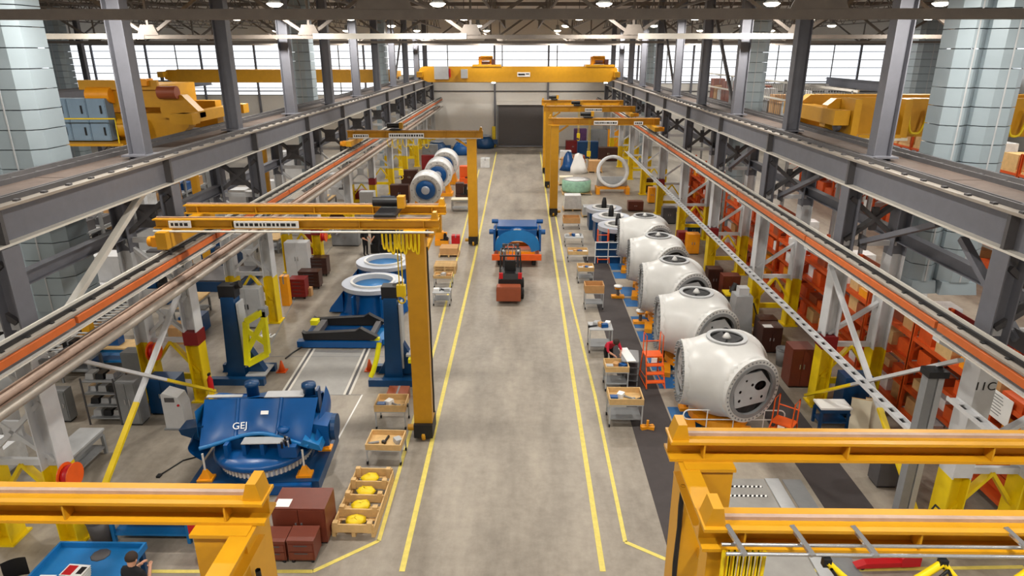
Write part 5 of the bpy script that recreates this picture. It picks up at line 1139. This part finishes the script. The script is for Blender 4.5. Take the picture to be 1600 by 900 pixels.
RC = [('brown cabinet right of third hub', 1140, 470, .8, 1.2, 'brown'), ('dark brown cabinet behind the brown one, right', 1115, 458, .7, 1.2, 'dark_brown'), ('bright orange cabinet by right yellow column', 1082, 398, .7, 1.2, 'amber'), ('dark red cabinet left of bright orange cabinet', 1066, 392, .6, 1.1, 'dark_red'), ('dark blue bin behind orange cabinet, right', 1083, 372, .8, .9, 'deep_blue'), ('dark machine cabinet by right far yellow column', 1045, 350, .9, 1.1, 'dark_steel'), ('brown chest beside flat bearing rings', 993, 330, 1.1, .7, 'brown'), ('amber post cabinet farther along right wall', 1018, 318, .5, 1.2, 'amber'), ('dark brown far cabinet right', 1012, 300, .8, 1.1, 'dark_brown')]
for lbl, px, py, w, h, m in RC: cabinet(lbl, px, py, w, .6, h, m)
t = thing('tool_stand', 'dark tool stand with yellow parts next to machine tower', 'stand', (*G(1145, 485), 0)); part(t, 'post', MB().b(-.3, .3, 0, .5, 0, .7), 'dark_steel'); part(t, 'yellow_tray', MB().b(-.4, .4, -.1, .6, .7, .78), 'safety_yellow'); part(t, 'drill', MB().tube((-.1, .1, .8), (.1, .2, 1.2), .15, 10), 'black')
# far right goods
x, y = G(902, 305); t = thing('wrapped_drum', 'large round drum wrapped in green plastic on pallet, far right', 'drum', (x, y+1.2, 0)); pallet_geo(t, 2.4, 2.4); part(t, 'drum', MB().lathe([(1.15, .14), (1.2, .3), (1.18, 1.0), (1.1, 1.08), (.0001, 1.1)], 28), 'green_wrap'); part(t, 'lid_wrap', MB().lathe([(1.12, 1.09), (.6, 1.13), (.0001, 1.12)], 28), 'plastic_wrap')
x, y = G(958, 305); t = thing('open_ring', 'big white open ring casting standing on amber stand, far right', 'casting', (x, y+.8, 0))
Q = Matrix.Translation((0, .2, 1.75)) @ Matrix.Rotation(R(80), 4, 'X'); part(t, 'ring', MB().ring(1.05, 1.3, -.25, .25, 36, Q, True), 'plastic_wrap'); part(t, 'lower_body', MB().prism([(-1.25, .5), (1.25, .5), (1.2, 1.3), (-1.2, 1.3)], .3, .5), 'lt_grey')
for a in (-1.2, 1.2): part(t, 'stand_leg', MB().b(a-.15, a+.15, -.6, .6, 0, .55), 'amber')
part(t, 'stand_beam', MB().b(-1.2, 1.2, -.15, .15, .35, .55), 'amber')
for lbl, px, py, m, r in (('blue tarpaulin heap between far gantry legs and white ring', 888, 268, 'blue', .8), ('white tarpaulin peak beside blue tarpaulin, far right', 905, 272, 'paper', .9)):
    x, y = G(px, py); o = MB().lathe([(r, 0), (r*.8, .5), (r*.45, 1.2), (r*.3, 1.7), (.0001, 1.8)], 12).jit(.13, int(px)).build('tarpaulin', m); o.location = (x, y+.8, 0); tag(o, lbl, 'tarpaulin')
for k, (lbl, px, py, m, w, h) in enumerate((('grey tall cabinet near end wall, right of roll door', 935, 236, 'mid_grey', 2.0, 2.4), ('yellow tall cabinet near end wall, right of roll door', 957, 236, 'amber', 1.6, 2.4), ('blue press machine near end wall, right side', 918, 248, 'deep_blue', 2.2, 1.8), ('dark red cabinet near far right gantry legs', 895, 240, 'dark_red', 1.6, 1.4), ('purple panel cabinet near end wall right', 906, 238, 'purple', 1.4, 2.6), ('dark brown machine cabinet far right by yellow columns', 950, 252, 'dark_brown', 2.0, 1.4))): cabinet(lbl, px, py, w, 1.0, h, m)
for k, (px, py, m) in enumerate(((885, 290, 'cream'), (887, 262, 'cardboard'), (895, 330, 'plastic_wrap'), (925, 340, 'lt_grey'), (884, 250, 'plastic_wrap'), (930, 270, 'cardboard'), (905, 255, 'rust'))):
    x, y = G(px, py); t = thing('loaded_pallet', 'pallet with %s load in far right goods area, %s' % ({'cream': 'cream', 'cardboard': 'cardboard', 'plastic_wrap': 'white wrapped', 'lt_grey': 'grey', 'rust': 'orange brown'}[m], ['by nearest far gantry leg', 'near blue tarpaulin', 'left of bearing rings', 'in front of bearing rings', 'close to far gantry legs', 'beside white ring', 'behind white tarpaulin'][k]), 'pallet', (x, y+.6, 0)); pallet_geo(t, 1.4, 1.2); part(t, 'load', MB().taper(-.65, .65, -.55, .55, .14, .7+.2*(k % 3), .9), m)
# red pallet jack
x, y = G(1402, 892); t = thing('pallet_jack', 'red pallet jack parked under nearest right gantry', 'pallet jack', (x, y+.35, 0), R(4))
for b in (-.24, .24):
    f = part(t, 'fork', MB().prism([(-.95, .08), (.1, .08), (.1, .2), (-.75, .2), (-.98, .12)], b-.09, b+.09), 'red'); part(f, 'fork_roller', MB().tube((-.8, b-.06, .06), (-.8, b+.06, .06), .05, 10), 'black')
part(t, 'body', MB().prism([(.05, .08), (.5, .08), (.5, .4), (.3, .55), (.05, .3)], -.34, .34), 'red'); part(t, 'pump', MB().tube((.55, 0, .12), (.6, 0, .7), .09, 12), 'red'); part(t, 'handle', MB().path([(.6, 0, .6), (.85, 0, 1.15), (.85, -.15, 1.25), (.9, -.15, 1.35), (.9, .15, 1.35), (.85, .15, 1.25), (.85, 0, 1.15)], .025, 6), 'black'); part(t, 'steer_wheel', MB().tube((.55, -.08, .1), (.55, .08, .1), .1, 14), 'rubber')
# ============================================================ ORANGE RACKS behind right columns
LV = [.45, 1.25, 2.05, 2.85]; K = 0
posn = ('near', 'middle', 'far'); lvn = ('lowest', 'second', 'third', 'top')
CM = [('cardboard', 'brown carton'), ('rack_orange', 'orange bin'), ('wood', 'wooden box'), ('rust', 'rust coloured part'), ('plastic_wrap', 'white wrapped pack'), ('amber', 'yellow orange bin')]
random.seed(11)
RB_ = [k for k in range(14) if k != 9]
for k in range(12):
    yc = 13.2+2.85*RB_[k]+1.4
    rack('orange pallet rack behind right columns, %s bay from camera' % ORD[k], 12.35, yc, 2.8, .95, LV, 'rack_orange', 'dark_red' if k < 2 else ('rust' if k % 3 == 0 else None), deck='rack_orange')
    for l, z in enumerate(LV):
        for q in range(3):
            m, nm = CM[random.choice((0, 1, 1, 1, 2, 3, 4, 5))]; w, d, h = random.uniform(.45, .75), random.uniform(.55, .78), random.uniform(.25, .55)
            box('%s on %s shelf of %s orange rack bay from camera, %s spot' % (nm, lvn[l], ORD[k], posn[q]), 0, 0, w, d, h, m, 0, z, (12.3+random.uniform(-.08, .08), yc-.92+.92*q), 'rack_load', 'rack load', 'goods on orange racks')
t = thing('notice_sheet', 'white notice sheet hung on the top of nearest orange rack', 'notice', (11.815, 15.2, 2.8), R(-90)); part(t, 'sheet', MB().b(-.75, .75, -.01, .0, -.45, .25), 'paper'); mk = MB()
for k in range(7): mk.b(-.62, .4+.03*(k % 3), -.014, -.0105, .16-.08*k-.012, .16-.08*k+.012)
part(t, 'print_lines', mk, 'mid_grey')['kind'] = 'stuff'
# ============================================================ RIGHT BAY
random.seed(5)
wl = 0
for r_, (x, n, y0) in enumerate(((15.0, 11, 15.5), (17.2, 11, 16.0))):
    for k in range(n):
        y = y0+k*2.4; t = thing('wrapped_pallet', 'white wrapped pallet load in right bay, %s row from racks, %s from camera' % (ORD[r_], ORD[k]), 'pallet load', (x+random.uniform(-.2, .2), y, 0), random.uniform(-.1, .1), 'white wrapped pallet loads'); pallet_geo(t, 1.2, 1.1) if y < 30 else part(t, 'pallet', MB().b(-.6, .6, -.55, .55, 0, .14), 'wood')
        part(t, 'load', MB().taper(-.57, .57, -.5, .5, .14, random.uniform(.9, 1.6), .9), 'plastic_wrap'); wl += 1
for k, (px, py, m) in enumerate(((1500, 460, 'sky_blue'), (1555, 500, 'sky_blue'))):
    x, y = G(px, py); machine('blue machine in right bay seen under grey girder, %s one' % ('left' if k == 0 else 'right'), 0, 0, 1.6, 1.2, 1.7, 'sky_blue', 'lt_grey', (19.8+1.9*k, 16.2+.5*k))
HL = [.2, 2.0, 3.8, 5.6]
for k in range(11):
    yc = 27+3.05*k
    rack('tall pallet rack in right bay, %s from camera' % ORD[k], 23.6, yc, 3.0, 1.1, HL, 'rack_orange', None, deck='wood')
    for l, z in enumerate(HL):
        for q in range(2):
            m, nm = CM[random.choice((0, 0, 1, 2, 4, 4, 3))]; h = random.uniform(.8, 1.4)
            t = thing('rack_load', '%s on %s level of %s tall rack in right bay, %s half' % (nm, lvn[l], ORD[k], ('near', 'far')[q]), 'rack load', (23.55, yc-.72+1.44*q, z), 0, 'goods on tall racks'); part(t, 'pallet', MB().b(-.5, .5, -.6, .6, 0, .12), 'wood'); part(t, 'load', MB().taper(-.48, .48, -.55, .55, .12, h, .94), m)
# mezzanine shelf with small boxes above the walkway, right
random.seed(9)
t = thing('mezzanine_shelf', 'long storage deck with mesh front beyond right walkway', 'shelf', (15.6, 44, 0)); part(t, 'deck', MB().b(-.9, .9, -13, 13, 7.3, 7.45), 'dark_steel')
for b in (-12.5, -6, 0, 6, 12.5): part(t, 'post', MB().b(-.85, -.7, b-.08, b+.08, 0, 9.3), 'mid_grey'); part(t, 'post', MB().b(.7, .85, b-.08, b+.08, 0, 9.3), 'mid_grey')
for z in (8.3, 9.25): part(t, 'rail', MB().b(-.85, -.78, -13, 13, z, z+.1), 'pale_steel')
mesh_ = MB(); y = -12.9
while y < 13: mesh_.b(-.83, -.81, y-.012, y+.012, 7.45, 9.2); y += .3
part(t, 'mesh_wires', mesh_, 'mid_grey')['kind'] = 'stuff'
for k in range(24):
    m, nm = random.choice((('rust', 'brick red crate'), ('cardboard', 'carton'), ('lt_grey', 'grey crate'), ('plastic_wrap', 'white crate'), ('mid_grey', 'dark grey crate')))
    box('%s on the mesh fronted storage deck, %s from its near end' % (nm, ORD[k]), 0, 0, .9, .85, random.uniform(.6, 1.5), m, 0, 7.45, (15.5, 31.8+k*1.05), 'stored_crate', 'crate', 'crates on storage deck')
# ============================================================ LEFT BAY
random.seed(21)
for k in range(9):
    yc = 20+3.1*k; rack('grey shelf rack in left bay, %s from camera' % ORD[k], -22.5, yc, 3.0, 1.0, [.3, 1.3, 2.3], 'mid_grey', None, deck='lt_grey')
    for l, z in enumerate((.3, 1.3, 2.3)):
        for q in range(2):
            m, nm = random.choice((('cardboard', 'carton'), ('blue', 'blue bin'), ('lt_grey', 'grey box'), ('dark_steel', 'dark box'), ('plastic_wrap', 'white pack'))); box('%s on %s shelf of %s grey rack in left bay, %s half' % (nm, lvn[l], ORD[k], ('near', 'far')[q]), 0, 0, .8, 1.0, random.uniform(.4, .8), m, 0, z, (-22.5, yc-.7+1.4*q), 'shelf_load', 'shelf load', 'goods on grey racks')
for k in range(8):
    x, y = -14.3, 26.6+3.6*k
    if k == 1: continue
    if k % 3 == 0: bench('workbench along left bay, %s from camera' % ORD[k], 0, 0, 2.0, .8, .85, 'mid_grey', 'wood', R(90), (x, y))
    elif k % 3 == 1: machine('pale machine along left bay wall side, %s from camera' % ORD[k], 0, 0, 1.6, 1.2, 1.9, 'white_paint', 'dark_steel', (x, y))
    else: cabinet('grey locker along left bay, %s from camera' % ORD[k], 0, 0, 1.2, .6, 1.9, 'lt_grey', R(90), 3, xy=(x, y))
# tall yellow wall jibs in the left bay
for k, y in enumerate((23.0, 33.0, 45.0)):
    t = thing('wall_frame', 'yellow door shaped frame seen under left girder, %s from camera' % ORD[k], 'frame', (-16.8, y, 0)); part(t, 'post', MB().b(-.6, -.3, -.15, .15, 0, 6.6), 'crane_yellow'); part(t, 'post', MB().b(.4, .7, -.15, .15, 0, 6.6), 'crane_yellow'); part(t, 'header', MB().b(-.6, .7, -.18, .18, 6.3, 6.6), 'crane_yellow')
# ============================================================ MORE LEFT BAY EQUIPMENT
def conveyor(lbl, x, y0, y1, z, w=.5):
    t = thing('roller_conveyor', lbl, 'conveyor', (x, y0, 0)); L = y1-y0
    for a in (-w/2, w/2): part(t, 'side_rail', MB().b(a-.03, a+.03, 0, L, z-.08, z+.04), 'dark_steel')
    rl = MB().tube((-w/2+.03, 0, z), (w/2-.03, 0, z), .035, 8).mesh('roller'); rl.materials.append(MM('lt_grey'))
    lg = MB().b(-w/2-.02, w/2+.02, -.03, .03, z-.3, z-.22).b(-w/2-.02, -w/2+.04, -.03, .03, 0, z-.22).b(w/2-.04, w/2+.02, -.03, .03, 0, z-.22).mesh('trestle'); lg.materials.append(MM('mid_grey'))
    y = .15
    while y < L: part(t, 'roller', rl, loc=(0, y, 0)); y += .3
    y = .4
    while y < L: part(t, 'trestle', lg, loc=(0, y, 0)); y += 1.8
conveyor('long dark roller conveyor behind the nearest left columns', -16.3, 20.5, 26.3, 1.1)
conveyor('second roller conveyor deeper in left bay', -18.6, 17.5, 23.5, .9, .7)
random.seed(31)
SP = [('white bench machine with hood', 'white_paint', -15.4, 13.2), ('grey parts washer', 'lt_grey', -17.0, 14.6), ('white test machine', 'white_paint', -16.6, 17.2), ('pale press', 'lt_grey', -17.3, 20.2), ('white lathe', 'white_paint', -19.9, 22.4), ('blue press', 'deep_blue', -17.0, 28.6), ('white saw', 'white_paint', -20.3, 27.0), ('white grinder', 'white_paint', -17.6, 37.0), ('white mill', 'white_paint', -18.4, 49.0)]
for nm, m, x, y in SP: machine('%s standing in left bay, %s' % (nm, 'near the conveyors' if y < 30 else 'farther back'), 0, 0, random.uniform(1.3, 1.9), 1.2, random.uniform(1.2, 1.9), m, random.choice(('dark_steel', 'lt_grey', 'black')), (x, y))
for k, (x, y, m, nm) in enumerate(((-14.6, 16.0, 'plastic_wrap', 'white wrapped carton'), (-13.5, 24.6, 'cardboard', 'brown carton'), (-13.6, 25.7, 'blue', 'blue crate'), (-14.6, 14.6, 'dark_steel', 'dark crate'), (-17.9, 25.2, 'cardboard', 'large brown carton'), (-13.6, 11.8, 'lt_grey', 'grey crate'))):
    box('%s on the floor of left bay, %s' % (nm, ['beside conveyor', 'between benches', 'behind second column', 'near first column', 'by blue press', 'by left border'][k]), 0, 0, .9, .8, .7, m, 0, 0, (x, y))
# two extra table rows of small goods between the left columns and aisle
bench('steel table with grey top between first and second left columns', 0, 0, 1.4, .7, .8, 'mid_grey', 'lt_grey', R(90), (-12.3, 15.6))
cabinet('grey tool cupboard behind first left column', 0, 0, .9, .5, 1.3, 'mid_grey', 0, 2, xy=(-14.2, 12.6))
# ============================================================ PEOPLE
def person(lbl, loc, rz, J, shirt, pants, hair=True, holds=None):
    """J: joint table in metres, figure faces local -y"""
    t = thing('person', lbl, 'person', loc, rz)
    V, E, Rr = [], [], []
    def v(p, r): V.append(p); Rr.append(r); return len(V)-1
    pel = v(J['pel'], .155); sp = v(J['sp'], .15); ch = v(J['ch'], .165); nk = v(J['nk'], .06); hb = v(J['hd0'], .085); hm = v(J['hd1'], .105); ht = v(J['hd2'], .075)
    E += [(pel, sp), (sp, ch), (ch, nk), (nk, hb), (hb, hm), (hm, ht)]
    for s in ('l', 'r'):
        sh = v(J['sh'+s], .075); el = v(J['el'+s], .05); wr = v(J['wr'+s], .034); E += [(ch, sh), (sh, el), (el, wr)]
        w = Vector(J['wr'+s]); d = (w-Vector(J['el'+s])).normalized(); sd = d.cross(Vector((0, 0, 1)))
        if sd.length < .1: sd = Vector((1, 0, 0))
        sd.normalize(); pm = v(tuple(w+d*.06), .032); E.append((wr, pm))
        for q, L in ((-1.5, .075), (-.5, .09), (.5, .085), (1.5, .065)):
            a = v(tuple(w+d*.1+sd*q*.017), .0095); b = v(tuple(w+d*(.1+L*.6)+sd*q*.019+Vector((0, 0, -.012))), .0085); c = v(tuple(w+d*(.1+L)+sd*q*.019+Vector((0, 0, -.035))), .0075); E += [(pm, a), (a, b), (b, c)]
        th = v(tuple(w+d*.05+sd*(.045 if s == 'l' else -.045)), .01); th2 = v(tuple(w+d*.09+sd*(.055 if s == 'l' else -.055)), .009); E += [(pm, th), (th, th2)]
        hp = v(J['hp'+s], .1); kn = v(J['kn'+s], .065); an = v(J['an'+s], .045); to = v(J['to'+s], .038); E += [(pel, hp), (hp, kn), (kn, an), (an, to)]
    me = bpy.data.meshes.new('body'); me.from_pydata([tuple(p) for p in V], E, []); o = bpy.data.objects.new('body_tmp', me); COL.objects.link(o)
    o.modifiers.new('skin', 'SKIN'); sv = me.skin_vertices[0].data
    for i, r in enumerate(Rr): sv[i].radius = (r, r*(.78 if i in (0, 1, 2) else 1.0)); sv[i].use_root = (i == 0)
    ss = o.modifiers.new('sub', 'SUBSURF'); ss.levels = 1; ss.render_levels = 1
    dg = bpy.context.evaluated_depsgraph_get(); dg.update(); m2 = bpy.data.meshes.new_from_object(o.evaluated_get(dg)); bpy.data.objects.remove(o)
    m2.materials.clear()
    for m in ('skin', shirt, pants, 'black'): m2.materials.append(MM(m))
    P = {k: Vector(p) for k, p in J.items()}
    def seg(p, a, b):
        ab = b-a; u = max(0, min(1, (p-a).dot(ab)/ab.length_squared)); return (p-(a+ab*u)).length
    for f in m2.polygons:
        c = f.center; best = []
        best.append((min(seg(c, P['sp'], P['ch']), seg(c, P['ch'], P['nk']), seg(c, P['ch'], P['shl']), seg(c, P['ch'], P['shr']), seg(c, P['shl'], P['ell']), seg(c, P['shr'], P['elr']))-.06, 1))
        best.append((min(seg(c, P['hd0'], P['hd2'])-.05, seg(c, P['ell'], P['wrl']+(P['wrl']-P['ell'])*.8)-.02, seg(c, P['elr'], P['wrr']+(P['wrr']-P['elr'])*.8)-.02), 0))
        best.append((min(seg(c, P['pel'], P['hpl']), seg(c, P['pel'], P['hpr']), seg(c, P['hpl'], P['knl']), seg(c, P['knl'], P['anl']), seg(c, P['hpr'], P['knr']), seg(c, P['knr'], P['anr']))-.05, 2))
        best.append((min(seg(c, P['anl'], P['tol']), seg(c, P['anr'], P['tor']))-.03, 3))
        f.material_index = min(best)[1]; f.use_smooth = True
    b = part(t, 'body', m2)
    hd = (P['hd1']+P['hd2'])/2; up = (P['hd2']-P['hd0']).normalized(); fw = Vector((0, -1, 0)); fw = (fw-up*fw.dot(up)).normalized(); rt = up.cross(fw)
    M = Matrix.Translation(hd) @ Matrix((rt, -fw, up)).transposed().to_4x4()
    part(t, 'hair', MB().lathe([(.112, -.03), (.118, .03), (.1, .085), (.06, .125), (.0001, .14)], 16, M @ Matrix.Translation((0, .015, 0))), 'hair')
    part(t, 'nose', MB().lathe([(.018, -.02), (.012, .01), (.0001, .03)], 8, M @ Matrix.Translation((0, -.11, -.04)) @ Matrix.Rotation(R(20), 4, 'X')), 'skin')
    for s in (-1, 1): part(t, 'ear', MB().ball((0, 0, 0), .012, .025, .034, 8, 6), 'skin', loc=tuple(M @ Vector((s*.108, .005, -.03)))); part(t, 'eye', MB().ball((0, 0, 0), .012, .008, .008, 8, 6), 'black', loc=tuple(M @ Vector((s*.036, -.102, -.012))))
    part(t, 'mouth', MB().b(-.025, .025, -.004, .004, -.004, .004), 'dark_red', loc=tuple(M @ Vector((0, -.098, -.085))))
    return t
STAND = dict(pel=(0, 0, .95), sp=(0, .0, 1.13), ch=(0, .0, 1.36), nk=(0, 0, 1.5), hd0=(0, -.01, 1.57), hd1=(0, -.02, 1.65), hd2=(0, -.01, 1.73), shl=(.2, 0, 1.42), shr=(-.2, 0, 1.42), ell=(.27, .03, 1.13), elr=(-.27, .03, 1.13), wrl=(.2, -.2, 1.05), wrr=(-.2, -.2, 1.05), hpl=(.1, 0, .9), hpr=(-.1, 0, .9), knl=(.11, -.02, .5), knr=(-.11, -.02, .5), anl=(.12, .02, .09), anr=(-.12, .02, .09), tol=(.13, -.15, .04), tor=(-.13, -.15, .04))
READ = dict(STAND); READ.update(ell=(.3, -.02, 1.16), elr=(-.3, -.02, 1.16), wrl=(.14, -.26, 1.28), wrr=(-.14, -.26, 1.28), hd1=(0, -.04, 1.645), hd2=(0, -.05, 1.725))
BEND = dict(STAND); BEND.update(pel=(0, .1, .92), sp=(0, -.02, 1.08), ch=(0, -.22, 1.22), nk=(0, -.34, 1.28), hd0=(0, -.39, 1.31), hd1=(0, -.46, 1.34), hd2=(0, -.52, 1.38), shl=(.2, -.26, 1.24), shr=(-.2, -.26, 1.24), ell=(.26, -.4, 1.0), elr=(-.26, -.4, 1.0), wrl=(.16, -.58, .95), wrr=(-.16, -.58, .95), hpl=(.1, .08, .88), hpr=(-.1, .08, .88))
WALK = dict(STAND); WALK.update(knl=(.1, -.14, .52), anl=(.11, -.16, .1), tol=(.11, -.33, .05), knr=(-.1, .02, .5), anr=(-.1, .22, .13), tor=(-.1, .08, .05), wrl=(.26, .0, .88), wrr=(-.28, -.2, .95))
x, y = G(203, 873, 1.7); person('person in black shirt standing at the lower left, seen from behind beside blue table', (x, y, 0), R(165), READ, 'cloth_black', 'denim')
x, y = G(572, 400); person('person in dark clothes standing behind blue rings, left of two', (x, y, 0), R(60), STAND, 'cloth_black', 'cloth_black')
x, y = G(593, 399); person('person in dark clothes standing behind blue rings, right of two', (x, y, 0), R(-30), WALK, 'cloth_black', 'cloth_black')
x, y = G(950, 580); person('person in red top bending over a parts cart right of the aisle', (x, y, 0), R(20), BEND, 'cloth_red', 'cloth_black')
